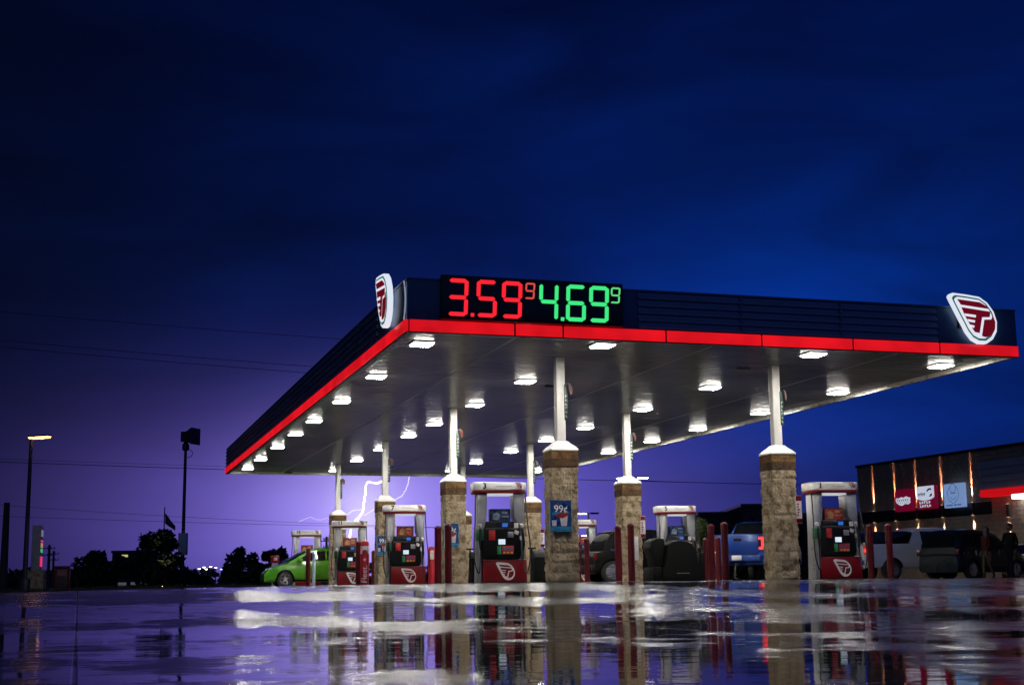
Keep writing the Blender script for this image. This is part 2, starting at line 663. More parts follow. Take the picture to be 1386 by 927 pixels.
# front: plain corner panel, price sign backing, ribbed run, plain right end
mb = MB()
mb.box(0, 4.72, 0, .10, ZB+.002, ZT-.002)
mb.build('plain_panel', navy_dark, can, bevel=.006)
mb = MB()
for xj in (6.98, 9.28):
    m2 = MB()
    m2.box(xj-.02, xj+.02, -.034, .05, ZB+.004, ZT-.004)
    m2.build('panel_joint', navy_dark, can)
mb.box(11.62, CW, 0, .10, ZB+.002, ZT-.002)
mb.build('plain_panel', navy_dark, can, bevel=.006)
ribs('x', 4.725, 11.615, 0).build('ribbed_panel', navy, can, flat=True)
# left side
mb = MB()
mb.box(0, .10, .105, 2.75, ZB+.002, ZT-.002)
mb.build('plain_panel', navy_dark, can, bevel=.006)
ribs('y', 2.755, CL, 0).build('ribbed_panel', navy, can, flat=True)
mb = MB()
mb.box(CW-.10, CW, .105, CL, ZB+.002, ZT-.002)
mb.build('side_panel', navy_dark, can, bevel=.006)
mb = MB()
mb.box(.105, CW-.105, CL-.10, CL, ZB+.002, ZT-.002)
mb.build('rear_panel', navy_dark, can, bevel=.006)
mb = MB()
for a in ((-.012, CW+.012, -.012, .14), (-.012, CW+.012, CL-.14, CL+.012)):
    mb.box(*a, ZT, ZT+.035)
for a in ((-.012, .14, .142, CL-.142), (CW-.14, CW+.012, .142, CL-.142)):
    mb.box(*a, ZT, ZT+.035)
mb.build('top_cap', navy_dark, can)
# curved lit corner trim
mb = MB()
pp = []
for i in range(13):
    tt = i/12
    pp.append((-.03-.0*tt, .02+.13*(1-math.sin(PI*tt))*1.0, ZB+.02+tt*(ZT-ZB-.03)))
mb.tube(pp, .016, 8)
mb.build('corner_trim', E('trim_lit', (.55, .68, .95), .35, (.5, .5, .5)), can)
# red light band in segments
def bandx(a0, a1):
    m_ = MB()
    m_.box(a0+.018, a1-.018, -.055, .018, Z0+.018, Z0+.245)
    return m_.build('light_band', red_led, can, bevel=.012)
def bandy(a0, a1):
    m_ = MB()
    m_.box(-.055, .018, a0+.012, a1-.012, Z0+.018, Z0+.245)
    return m_.build('light_band', red_led, can, bevel=.012)
jx = [0.02, 2.13, 3.12, 5.30, 7.42, 9.53, 11.62, 13.6]
for a, b_ in zip(jx, jx[1:]):
    bandx(a, b_)
jy = [-.055, .95]+[.95+i*3.36 for i in range(1, 11)]
for a, b_ in zip(jy, jy[1:]):
    bandy(a, b_)
mb = MB()
mb.box(.0, CW, -.03, .02, Z0, Z0+.018)
mb.box(.0, CW, -.035, .016, Z0+.0185, Z0+.246)
mb.box(-.03, .02, .02, CL, Z0+.001, Z0+.0175)
mb.box(-.035, .016, .02, CL, Z0+.0188, Z0+.2455)
mb.build('band_channel', dark_metal, can)
# small sensor boxes under the soffit edge and discs on the pans
for x, y in ((3.35, .30), (11.95, .32), (5.2, 6.9), (8.6, 3.2), (2.6, CL-.2)):
    mb = MB()
    mb.box(x-.16, x+.16, y-.05, y+.05, zs-.045, zs+.01)
    mb.build('sensor_box', black_plastic, can, bevel=.01)

# ------------------------------------------------------------------ lights
UL = [.68, 4.33, 9.20, 12.90]
rows = [[1.65, 6.25, 10.82, 15.4, 19.15, 23.4, 28.2, 32.5], [1.0, 6.28, 10.82, 15.43, 18.95, 23.5, 27.95, 32.9],
        [1.05, 6.3, 10.75, 15.5, 19.4, 23.5, 28.25, 32.2], [1.85, 6.45, 10.86, 15.2, 19.0, 23.2, 27.8, 32.0]]
ordn = ['first', 'second', 'third', 'fourth', 'fifth', 'sixth', 'seventh', 'eighth']
rown = ['along the left edge', 'in the row of the left columns', 'in the row of the right columns', 'along the right edge']
proto = None
for r_ in range(4):
    for k in range(8):
        lab = 'square canopy light %s, %s from the price sign end' % (rown[r_], ordn[k])
        loc = uv(UL[r_], rows[r_][k], zs-.004)
        if proto is None:
            proto = thing('canopy_light', loc, lab, 'ceiling light', 'lights under the canopy', YAW)
            mb = MB()
            mb.box(-.24, .24, -.26, .26, -.0195, -.002)
            mb.build('housing', white_paint, proto, bevel=.006)
            mb = MB()
            mb.box(-.185, .185, -.205, .205, -.0435, -.0405)
            mb.build('lens', lens_m, proto, flat=True)
            mb = MB()
            mb.box(-.20, .20, -.22, .22, -.0395, -.020)
            mb.build('diffuser_rim', E('lamp_rim', (1.0, .95, .88), 16, (.7, .7, .7)), proto, flat=True)
        else:
            o = copy_tree(proto)
            o.location = loc
            o['label'] = lab
            if r_ == 0 and k == 4:
                for ch in o.children:
                    if ch.name.startswith('lens'):
                        ch.data = ch.data.copy()
                        ch.data.materials[0] = E('lamp_lens_dim', (1.0, .95, .86), 6, (.8, .8, .8))
                o['label'] = 'dimmest canopy light, along the left edge, fifth from the price sign end'

# ------------------------------------------------------------------ columns
def shaft_mesh(s, h, seed):
    m_ = MB()
    n_, rows_ = 20, 96
    per = []
    for side in range(4):
        for i in range(n_):
            t_ = -1+2*i/n_
            per.append([(t_, -1), (1, t_), (-t_, 1), (-1, -t_)][side])
    vs_ = []
    for j in range(rows_+1):
        z = h*j/rows_
        for x, y in per:
            d = 1+.06*noise.noise(Vector((x*2.6+seed*7, y*2.6, z*6.5)))+.06*noise.noise(Vector((x*6+seed*3, y*6, z*15)))
            if True:
                row = int(z/.2025)
                fz = (z/.2025) % 1.0
                along = (x if abs(y) > .999 else y)*.29+(.145 if row % 2 else 0)
                fb = (along/.29) % 1.0
                blk = noise.noise(Vector((row*3.7+seed, math.floor(along/.29)*5.1, seed*2.3+(1 if abs(y) > .999 else 9))))
                d += .03*blk
                if fz < .13 or fb < .07 or fb > .93:
                    d -= .042
            vs_.append((x*s*d, y*s*d, z))
    k = len(per)
    fs_ = [(j*k+i, j*k+(i+1) % k, (j+1)*k+(i+1) % k, (j+1)*k+i) for j in range(rows_) for i in range(k)]
    fs_.append(tuple(range(rows_*k, rows_*k+k)))
    return m_.add(vs_, fs_)


cols = []
coldesc = {
    (0, 0): 'stone canopy column with framed ninety-nine cent poster, nearest the camera under the price sign',
    (1, 0): 'bare stone canopy column nearest the right end, blue pickup behind it',
    (0, 1): 'stone canopy column with blue poster behind two red bollards, next to pump 3',
    (1, 1): 'stone canopy column with a pale utility box, behind a pair of red bollards',
    (0, 2): 'stone canopy column with blue poster on the left of pump 7',
    (1, 2): 'stone canopy column just right of the top of pump 3',
    (0, 3): 'stone canopy column standing behind pump 11',
    (1, 3): 'stone canopy column mostly hidden behind the column beside pump 3'}
brick_course = None
for ui, u in enumerate((4.03, 9.20)):
    for vi, v in enumerate((2.9, 12.05, 21.2, 30.35)):
        c = thing('canopy_column', uv(u, v, 0), coldesc[(ui, vi)], 'column', 'stone columns under the canopy', YAW)
        cols.append(c)
        shaft_mesh(.29, 2.43, ui*4+vi).build('stone_shaft', stone_m, c, ang=50)
        mb = MB()
        for rw in range(2):
            z0 = 2.435+rw*.17
            off = .5 if rw else 0
            for side in range(4):
                for b_ in range(-1, 3):
                    a0 = max(-.298, -.298+(b_+off)*.298)
                    a1 = min(.298, -.298+(b_+1+off)*.298)
                    if a1-a0 < .02:
                        continue
                    x0, x1 = a0+.005, a1-.005
                    bx = (x0, x1, -.30+.002*side, -.26)
                    if side == 0:
                        mb.box(x0, x1, -.30, -.27, z0, z0+.16, 2-2*rw)
                    elif side == 1:
                        mb.box(.272, .301, x0, x1, z0+.001, z0+.159, 2-2*rw)
                    elif side == 2:
                        mb.box(x0, x1, .27, .30, z0, z0+.16, 2-2*rw)
                    else:
                        mb.box(-.301, -.272, x0, x1, z0+.001, z0+.159, 2-2*rw)
        mb.box(-.285, .285, -.285, .285, 2.431, 2.77, 1)
        mb.build('brick_band', [brick_m, mortar_m, brick_dk], c)
        mb = MB()
        prof = [(.30, 2.775), (.31, 2.80), (.30, 2.825), (.245, 2.885), (.18, 2.94), (.125, 3.0)]
        vs = []
        for a, z in prof:
            vs += [(-a, -a, z), (a, -a, z), (a, a, z), (-a, a, z)]
        fs = [(j*4+i, j*4+(i+1) % 4, (j+1)*4+(i+1) % 4, (j+1)*4+i) for j in range(5) for i in range(4)]+[(3, 2, 1, 0), (20, 21, 22, 23)]
        mb.add(vs, fs)
        mb.build('cap', white_paint, c, bevel=.008)
        mb = MB()
        mb.box(-.098, .098, -.098, .098, 3.0, zs+.01)
        mb.build('steel_pole', pole_paint, c, bevel=.012)

# banners on the poles
ban_green = M('banner_green', (.02, .045, .035), .4)
bpos = [(4.03, 2.9, 'nearest pole under the price sign'), (9.2, 2.9, 'pole of the column near the right end'), (4.03, 12.05, 'pole beside pump 3'),
        (9.2, 12.05, 'pole of the column with the pale utility box'), (4.03, 21.2, 'pole of the column left of pump 7'), (9.2, 21.2, 'pole just right of pump 3 topper'), (4.03, 30.35, 'pole behind pump 11')]
for i, (u, v, d) in enumerate(bpos):
    b_ = thing('pole_banner', uv(u, v, 3.45)+Vector((0, 0, 0)), 'small vertical winged-letter sign on the '+d, 'sign', 'vertical signs on the canopy poles', YAW)
    mb = MB()
    mb.box(.07, .15, -.125, -.10, 0, .78)
    mb.build('panel', ban_green, b_, bevel=.004)
    o = emblem(.25, b_, (.185, -.14, .68), [M('banner_grey', (.16, .15, .14), .5), M('banner_green'), deep_red], .012, rz=R(48))
    mb = MB()
    for k in range(6):
        z = .06+k*.085
        mb.box(.09, .10, -.130, -.1245, z, z+.055)
        mb.box(.1005, .128, -.130, -.1245, z+(k % 3)*.02, z+.012+(k % 3)*.02)
    mb.build('lettering', white_paint, b_, flat=True)

# posters
pb = M('poster_blue', (.008, .035, .14), .3, var=.25, scale=5)
pcy = M('poster_cyan', (.02, .19, .34), .3, var=.15)
for u, v, d in ((4.03, 2.9, 'largest blue framed poster with 99 cent offer on the nearest stone column'),
                (4.03, 12.05, 'blue framed drink poster partly behind two red bollards'),
                (4.03, 21.2, 'small blue framed drink poster on the column left of pump 7')):
    near = v < 5
    s = thing('poster', uv(u, v, 1.08 if near else 1.02)+Vector((0, 0, 0)), d, 'poster', 'drink posters on the columns', YAW)
    x0, x1, H = (-.365, .10, .63) if near else (-.33, .05, .62)
    y = -.335
    mb = MB()
    mb.box(x0, x1, y, y+.03, 0, H)
    mb.build('board', pb, s)
    mb = MB()
    t_ = .018
    for a in ((x0-t_, x1+t_, -t_, 0), (x0-t_, x1+t_, H, H+t_)):
        mb.box(a[0], a[1], y-.008, y+.028, a[2], a[3])
    mb.box(x0-t_, x0, y-.008, y+.028, 0, H)
    mb.box(x1, x1+t_, y-.008, y+.028, 0, H)
    mb.build('frame', M('poster_frame', (.25, .38, .42), .3, metal=.5), s)
    w = x1-x0
    cx = (x0+x1)/2
    text_mesh('price_lettering', '99¢', w*.46, white_paint, s, (cx, y-.003, H*.72), depth=.003)
    mb = MB()
    mb.prism([(x0+.08*w, H*.52), (x1-.12*w, H*.56), (x1-.12*w, H*.64), (x0+.10*w, H*.61)], 'y', y-.003, y+.001)
    mb.box(x0+.01, x1-.01, y-.003, y+.001, .012, .085)
    mb.build('banner_stripe', pcy, s, flat=True)
    mb = MB()
    mb.prism([(cx+.02*w, .10), (cx+.28*w, .10), (cx+.34*w, .34*H/.63), (cx-.06*w, .33*H/.63)], 'y', y-.004, y+.001, 0)
    cupm = [M('cup_white', (.5, .45, .5), .4), M('cup_red', (.28, .015, .01), .4)]
    mb.build('cup_picture', cupm, s, flat=True)
    mb = MB()
    mb.prism([(x0+.08*w, .10), (x0+.28*w, .10), (x0+.30*w, .22), (x0+.06*w, .22)], 'y', y-.004, y+.001, 0)
    mb.build('small_cup_picture', cupm, s, flat=True)
    mb = MB()
    mb.prism([(cx-.20*w, .29), (cx+.10*w, .26), (cx+.36*w, .33), (cx+.30*w, .39), (cx-.05*w, .375), (cx-.22*w, .34)], 'y', y-.006, y-.0035, 1)
    mb.build('cup_lid_picture', cupm, s, flat=True)
    mb = MB()
    mb.prism([(x0+.30*w, H*.80), (x0+.36*w, H*.97), (x0+.42*w, H*.80)], 'y', y-.003, y+.001, 1)
    mb.build('red_flame_picture', cupm, s, flat=True)

# narrow red and white notices
for u, v, d in ((9.2, 2.9, 'narrow red and white notice on the column nearest the right end'), (9.2, 12.05, 'narrow red and white notice beside the pale utility box'),
                (9.2, 21.2, 'small red and white notice on the column right of pump 3')):
    s = thing('notice_sign', uv(u, v, 1.24), d, 'notice', 'narrow notices on the right columns', YAW)
    mb = MB()
    mb.box(.22, .37, -.345, -.325, 0, .62)
    mb.build('plate', M('notice_white', (.55, .5, .48), .4), s, bevel=.004)
    mb = MB()
    mb.box(.225, .365, -.348, -.344, .50, .612)
    mb.box(.225, .365, -.348, -.344, .015, .11)
    for k in range(5):
        z = .17+k*.06
        mb.box(.26, .29+.012*(k % 3), -.348, -.344, z, z+.035)
    mb.lathe([(.045, -.348), (.045, -.344)], (.295, 0, .05), 14, 'y')
    mb.build('lettering', red_paint, s, flat=True)

s = thing('utility_box', uv(9.2, 12.05, .62), 'pale grey electrical box on the column between two red bollards', 'electrical box', rz=YAW)
mb = MB()
mb.box(-.14, .11, -.44, -.30, 0, .66)
mb.build('cabinet', M('box_grey', (.5, .52, .54), .45), s, bevel=.01)
mb = MB()
mb.box(-.20, -.02, -.455, -.437, .42, .56)
mb.build('meter', black_plastic, s, bevel=.006)

# ------------------------------------------------------------------ price sign
ps = thing('price_sign', uv(.635, -.04, ZB-.03), 'black LED price sign reading 3.59 in red and 4.69 in green', 'price sign', rz=YAW)
ps.scale.x = .975
PWD, PH = 3.80, .90
mb = MB()
mb.box(0, PWD, -.14, .02, 0.035, PH)
mb.build('cabinet', M('led_black', (.006, .006, .007), .3, var=.1), ps, bevel=.012)
SEG = {'0': 'abcdef', '3': 'abcdg', '4': 'bcfg', '5': 'acdfg', '6': 'acdefg', '9': 'abcdfg'}


def numeral(ch, x, z, w, h, mat, dot=False, slant=.03):
    m_ = MB()
    t_ = w*.185 if h > .4 else w*.16
    g_ = t_*.12
    def q(pts):
        m_.prism([(x+a+slant*(b-h/2)/h, z+b) for a, b in pts], 'y', -.156, -.138)
    def hseg(zc):
        q([(g_+t_*.3, zc), (t_*.8+g_, zc+t_/2), (w-t_*.8-g_, zc+t_/2), (w-g_-t_*.3, zc), (w-t_*.8-g_, zc-t_/2), (t_*.8+g_, zc-t_/2)])
    def vseg(xc, z0, z1):
        q([(xc, z0+g_+t_*.2), (xc+t_/2, z0+t_*.7), (xc+t_/2, z1-t_*.7), (xc, z1-g_-t_*.2), (xc-t_/2, z1-t_*.7), (xc-t_/2, z0+t_*.7)])
    on = SEG[ch]
    if 'a' in on: hseg(h-t_/2)
    if 'g' in on: hseg(h/2)
    if 'd' in on: hseg(t_/2)
    if 'f' in on: vseg(t_/2, h/2, h)
    if 'b' in on: vseg(w-t_/2, h/2, h)
    if 'e' in on: vseg(t_/2, 0, h/2)
    if 'c' in on: vseg(w-t_/2, 0, h/2)
    if dot:
        q([(w+.065, .0), (w+.065, .07), (w+.135, .07), (w+.135, 0)])
    m_.build('numeral', mat, ps, bevel=.004, seg=1)


zb, hh, ww = .10, .73, .42
numeral('3', .11, zb, ww, hh, digit_red, True)
numeral('5', .70, zb, ww, hh, digit_red)
numeral('9', 1.22, zb, ww, hh, digit_red)
numeral('9', 1.71, zb+.40, .20, .32, digit_red2)
numeral('4', 2.00, zb, .40, hh, digit_green, True)
numeral('6', 2.57, zb, .42, hh, digit_green)
numeral('9', 3.06, zb, .42, hh, digit_green)
numeral('9', 3.53, zb+.40, .20, .32, digit_green2)

# emblem signs on the fascia
lm = [sign_white, sign_green, sign_red]
s = thing('emblem_sign', uv(12.43, 0, Z0+.79), 'winged-letter shield sign at the right end of the canopy front', 'logo sign', 'shield signs on the fascia', YAW)
emblem(1.15, s, (0, -.055, 0), lm, .11, 'shield')
mb = MB()
mb.box(-.3, .3, -.06, -.001, -.2, .2)
mb.build('mount', dark_metal, s)
s = thing('emblem_sign', uv(0, 1.6, Z0+.92), 'winged-letter shield sign seen edge-on at the left corner of the canopy', 'logo sign', 'shield signs on the fascia', YAW-PI/2)
emblem(1.24, s, (0, -.055, 0), lm, .11, 'shield')
mb = MB()
mb.box(-.3, .3, -.06, -.03, -.2, .2)
mb.build('mount', dark_metal, s)

# ------------------------------------------------------------------ pumps
ad_mats = {'red': (M('ad_red', (.30, .03, .03), .3, var=.5, scale=9), M('ad_orange', (.40, .24, .10), .3, var=.5, scale=9)),
           'blue': (M('ad_blue', (.012, .06, .15), .3, var=.4, scale=9), M('ad_pale', (.30, .33, .42), .3, var=.5, scale=12))}


def pump(num, u, v, label, ad):
    zg = .0
    p = thing('fuel_pump', uv(u, v, zg), label, 'fuel pump', 'fuel pumps under the canopy', .16)
    mb = MB()
    mb.box(-.44, .64, -.33, .33, 0.03, .575)
    mb.build('base_cabinet', red_paint, p, bevel=.02)
    mb = MB()
    mb.box(-.50, .68, -.36, .36, 0, .03)
    mb.build('plinth', dark_metal, p)
    emblem(.46, p, (.11, -.331, .30), [M('logo_silver', (.62, .62, .64), .4), red_paint, red_paint], .006, full=False)
    # console: tapered black block with shoulders
    mb = MB()
    mb.prism([(-.42, .58), (.46, .58), (.50, .72), (.48, 1.30), (.43, 1.40), (.43, 1.49), (-.36, 1.49), (-.36, 1.40), (-.42, 1.30), (-.45, .72)], 'y', -.36, .36)
    o = mb.build('console', black_plastic, p, bevel=.025)
    mb = MB()
    mb.box(-.36, .43, -.385, -.355, 1.285, 1.33)
    mb.build('console_ledge', dark_metal, p, bevel=.008)
    mb = MB()
    mb.box(-.10, .22, -.366, -.355, 1.345, 1.455)
    mb.build('price_display', M('lcd_dark', (.01, .015, .03), .2), p, bevel=.004)
    mb = MB()
    mb.box(.04, .17, -.371, -.365, 1.355, 1.445)
    mb.build('display_screen', screen_blue, p)
    mb = MB()
    mb.box(-.29, -.135, -.372, -.355, 1.04, 1.30)
    mb.build('sale_sticker', M('sticker_red', (.42, .02, .02), .4, var=.3, scale=14), p, bevel=.004)
    mb = MB()
    mb.box(.17, .31, -.375, -.355, 1.10, 1.235)
    mb.build('card_reader', grey_metal, p, bevel=.01)
    mb = MB()
    mb.box(-.06, .11, -.370, -.355, .935, 1.06)
    mb.build('screen', screen_white, p, bevel=.006)
    mb = MB()
    mb.box(-.09, .005, -.372, -.355, .70, .90)
    mb.build('diesel_button', M('button_green', (.02, .20, .07), .35), p, bevel=.006)
    mb = MB()
    mb.box(.03, .31, -.370, -.355, .70, .90)
    for k in range(3):
        mb.box(.05+k*.09, .11+k*.09, -.378, -.369, .72, .76, 1)
        mb.box(.05+k*.09, .11+k*.09, -.378, -.369, .80, .865, 2)
    mb.build('grade_buttons', [M('button_red', (.30, .015, .015), .35), M('button_yellow', (.55, .36, .04), .35), M('button_blue', (.05, .06, .25), .35)], p, bevel=.003, seg=1)
    mb = MB()
    mb.box(.33, .43, -.372, -.355, 1.33, 1.45)
    mb.prism([(.33, 1.20), (.42, 1.16), (.45, 1.24), (.35, 1.29)], 'y', -.371, -.355)
    mb.build('decal', M('decal_white', (.6, .55, .55), .4, var=.4, scale=20), p, flat=True)
    # uprights
    for side in (-1, 1):
        mb = MB()
        if side < 0:
            mb.prism([(-.57, 0.03), (-.46, 0.03), (-.46, 1.10), (-.33, 1.55), (-.31, 2.17), (-.545, 2.17), (-.545, 1.2)], 'y', -.27, .27)
        else:
            mb.prism([(.50, .60), (.60, .60), (.60, 2.17), (.33, 2.17), (.345, 1.6), (.49, 1.35)], 'y', -.27, .27)
        mb.build('upright', grey_metal, p, bevel=.015)
    # topper
    mb = MB()
    def oval(a, b_, r_):
        out_ = []
        for cx_, cy_, a0 in ((a-r_, -b_+r_, -90), (a-r_, b_-r_, 0), (-a+r_, b_-r_, 90), (-a+r_, -b_+r_, 180)):
            for k in range(6):
                t_ = R(a0+18*k)
                out_.append((cx_+r_*math.cos(t_), cy_+r_*math.sin(t_)))
        return out_
    mb.prism(oval(.665, .40, .22), 'z', 2.237, 2.43)
    tp = mb.build('topper', white_paint, p, bevel=.02)
    mb = MB()
    mb.prism(oval(.655, .39, .22), 'z', 2.168, 2.236)
    mb.build('red_strip', red_paint, p, bevel=.004)
    mb = MB()
    mb.box(-.30, .33, -.25, .25, 2.13, 2.167)
    mb.build('down_light', E('pump_downlight', (.9, .95, 1.0), .55, (.7, .7, .7)), p)
    text_mesh('pump_number', num, .19, black_plastic, p, (-.39 if len(num) == 1 else -.36, -.403, 2.335), depth=.003)
    emblem(.18, p, (.44, -.402, 2.35), [M('logo_silver'), red_paint, deep_red], .01)
    mb = MB()
    mb.box(-.10, .28, -.402, -.399, 2.325, 2.345)
    mb.build('topper_line', M('topper_grey', (.45, .45, .45), .5), p)
    # advert
    a1, a2 = ad_mats[ad]
    mb = MB()
    mb.box(-.23, .28, -.13, .13, 1.49, 1.80)
    b_ = mb.build('advert_box', black_plastic, p, bevel=.01)
    mb = MB()
    mb.box(-.21, .26, -.136, -.128, 1.51, 1.775, 0)
    mb.prism([(-.16, 1.54), (0.0, 1.53), (.03, 1.66), (-.06, 1.72), (-.14, 1.68)], 'y', -.141, -.135, 1)
    mb.box(.06, .23, -.141, -.135, 1.60, 1.63, 1)
    mb.box(.06, .20, -.141, -.135, 1.68, 1.735, 1)
    mb.build('advert', [a1, a2], p, flat=True)
    # nozzles
    gm_ = M('nozzle_green', (.01, .11, .045), .4)
    for side in (-1, 1):
        xs_ = -.50 if side < 0 else .53
        mb = MB()
        mb.box(xs_-.08, xs_+.08, -.36, -.12, 1.03, 1.30) if side < 0 else mb.box(xs_-.07, xs_+.07, -.36, -.12, 1.03, 1.14)
        mb.build('nozzle_boot', gm_ if side < 0 else M('decal_white'), p, bevel=.012)
        mb = MB()
        mb.tube([(xs_, -.38, 1.30), (xs_+.01*side, -.42, 1.12), (xs_+.015*side, -.44, .95), (xs_, -.42, .80)], [.03, .035, .028, .022], 8)
        mb.tube([(xs_+.02*side, -.47, 1.05), (xs_+.03*side, -.50, .92), (xs_+.01*side, -.45, .82)], .010, 6)
        mb.build('nozzle', black_plastic, p)
        mb = MB()
        mb.lathe([(.05, -.0), (.05, .06), (.02, .09)], (xs_, -.30, 1.35), 10, 'z')
        mb.build('hose_guard', M('decal_white'), p)
        hx = -.60 if side < 0 else .62
        pts = [(hx, -.30, 2.19), (hx+.01*side, -.34, 1.9), (hx+.03*side, -.42, 1.45), (hx+.07*side, -.50, .95), (hx+.06*side, -.54, .55), (hx, -.55, .30), (hx-.05*side, -.52, .27), (hx-.08*side, -.47, .45), (xs_, -.44, .80)]
        mb = MB()
        sm = []
        for i in range(len(pts)-1):
            P0, P1, P2, P3 = [Vector(pts[max(0, min(len(pts)-1, i+k))]) for k in (-1, 0, 1, 2)]
            for q in range(5):
                t_ = q/5
                sm.append(.5*((2*P1)+(P2-P0)*t_+(2*P0-5*P1+4*P2-P3)*t_*t_+(3*P1-P0-3*P2+P3)*t_**3))
        sm.append(Vector(pts[-1]))
        mb.tube(sm, .018, 6)
        mb.build('hose', rubber, p)
    # valve cover strip at rear
    mb = MB()
    mb.box(-.35, .44, .33, .362, .6, 1.4)
    mb.build('rear_console', dark_metal, p, bevel=.01)
    return p


pump('3', 3.98, 7.5, 'fuel pump marked 3, largest, between the two nearest left columns', 'blue')
pump('1', 12.42, 6.3, 'fuel pump marked 1 at the right end beyond the rightmost column', 'red')
pump('7', 3.80, 17.2, 'fuel pump marked 7 with red advert, left of two red bollards', 'red')
pump('11', 3.98, 27.5, 'fuel pump marked 11 beside the red fleet sleeve sign', 'red')
pump('15', 3.75, 36.6, 'farthest left fuel pump marked 15 behind the green hatchback', 'red')
pump('5', 12.7, 16.8, 'fuel pump marked 5 behind the black service bins', 'blue')
pump('9', 12.75, 26.2, 'fuel pump marked 9, mostly hidden behind the nearest stone column', 'red')

# islands
isl = [(2.35, 7.5, 6.95, 7.5, 'below pump 3'), (9.15, 14.5, 6.6, 6.6, 'below pump 1'), (2.35, 7.5, 17.4, 17.4, 'below pump 7'), (9.15, 14.2, 16.6, 16.6, 'below pump 5'),
       (.6, 6.0, 27.3, 27.3, 'below pump 11'), (9.15, 14.2, 26.2, 26.2, 'below pump 9'), (2.2, 7.0, 36.6, 36.6, 'below pump 15')]
for x0, x1, v0, v1, d in isl:
    mb = MB()
    hw = .62
    L_ = (x1-x0)/2
    poly = [(-L_+.2, -hw), (L_-.2, -hw), (L_, -hw+.2), (L_, hw-.2), (L_-.2, hw), (-L_+.2, hw), (-L_, hw-.2), (-L_, -hw+.2)]
    mb.prism(poly, 'z', -.25, .012)
    o = mb.build('pump_island', concrete, None, uv((x0+x1)/2, (v0+v1)/2, 0), YAW, bevel=.01)
    tag(o, 'low pale concrete island '+d, 'pump island', 'concrete islands under the pumps')

# ------------------------------------------------------------------ bollards
bl = None


def bollard(px, Y, label, h=1.42, r=.085):
    global bl
    q = at(px, 789, Y)
    loc = Vector((q.x, q.y, min(ground_z(q.x, q.y), 0)))
    if bl is None:
        bl = thing('bollard', loc, label, 'bollard', 'red bollards around the pumps')
        mb = MB()
        mb.lathe([(r, 0), (r, 1.33), (r*1.06, 1.335), (r*1.06, 1.36), (r*.93, 1.385), (r*.55, 1.41), (.01, 1.42)], (0, 0, 0), 16)
        mb.build('sleeve', bollard_red, bl)
        mb = MB()
        mb.lathe([(r*1.5, 0), (r*1.5, .02), (r*1.05, .03)], (0, 0, 0), 16)
        mb.build('base_ring', dark_metal, bl)
        return bl
    o = copy_tree(bl)
    o.location = loc
    o.rotation_euler.z = random.uniform(0, 6)
    o.scale.z = h/1.42
    o['label'] = label
    return o


bollard(593, 34.6, 'left one of two red bollards in front of the column beside pump 7')
bollard(607, 33.4, 'right one of two red bollards in front of the column beside pump 7')
bollard(838, 35.6, 'left one of two red bollards in front of the pale utility box')
bollard(855.5, 34.4, 'right one of two red bollards in front of the pale utility box')
bollard(964.5, 35.5, 'front red bollard on the right of the black bins, left of its pair')
bollard(983, 34.4, 'front red bollard beside the blue pickup tailgate')
bollard(1180.5, 36.6, 'red bollard right of pump 1, before the silver pickup bed')
bollard(1206.5, 36.4, 'rightmost red bollard, before the silver pickup door')
bollard(783.5, 45.2, 'thin red bollard at the edge of the nearest stone column')
bollard(795, 44.8, 'bright red bollard left of the black SUV wheel')
bollard(957.5, 46.0, 'rear red bollard peeking out left of the front bollard')
bollard(973.5, 45.2, 'rear red bollard touching the blue pickup tailgate')
bollard(485, 45.2, 'rear red bollard behind the fleet sleeve sign')
bollard(417, 52.5, 'dark red bollard standing in front of the green hatchback')
bollard(505.5, 57.5, 'dark red bollard between the fleet sleeve sign and the column')

# fleet sleeve bollard sign
q = at(493.5, 789, 44.2)
s = thing('sleeve_sign', (q.x, q.y, 0), 'red bollard sleeve with vertical white word Fleet', 'sign', rz=.1)
mb = MB()
mb.lathe([(.135, 0), (.135, .98)], (0, 0, 0), 20)
mb.build('sleeve', M('sleeve_red', (.30, .008, .02), .35), s)
mb = MB()
mb.lathe([(.137, .982), (.137, 1.22)], (0, 0, 0), 20)
mb.build('white_band', M('sleeve_white', (.6, .57, .56), .4), s)
mb = MB()
mb.lathe([(.12, 1.222), (.13, 1.30), (.10, 1.37), (.05, 1.40), (.01, 1.41)], (0, 0, 0), 20)
mb.build('cap', M('cap_red', (.40, .01, .02), .3), s)
text_mesh('lettering', 'Fleet.', .25, white_paint, s, (0.0, -.140, .36), rot=(R(90), R(-90), 0), depth=.004)
mb = MB()
mb.lathe([(.085, -.148), (.085, -.13)], (0, 0, 1.02), 18, 'y')
mb.build('disc_logo', deep_red, s)
mb = MB()
mb.lathe([(.045, -.146), (.045, -.132)], (0, 0, .80), 14, 'y')
mb.build('ring_logo', M('ring_grey', (.4, .35, .36), .4), s)

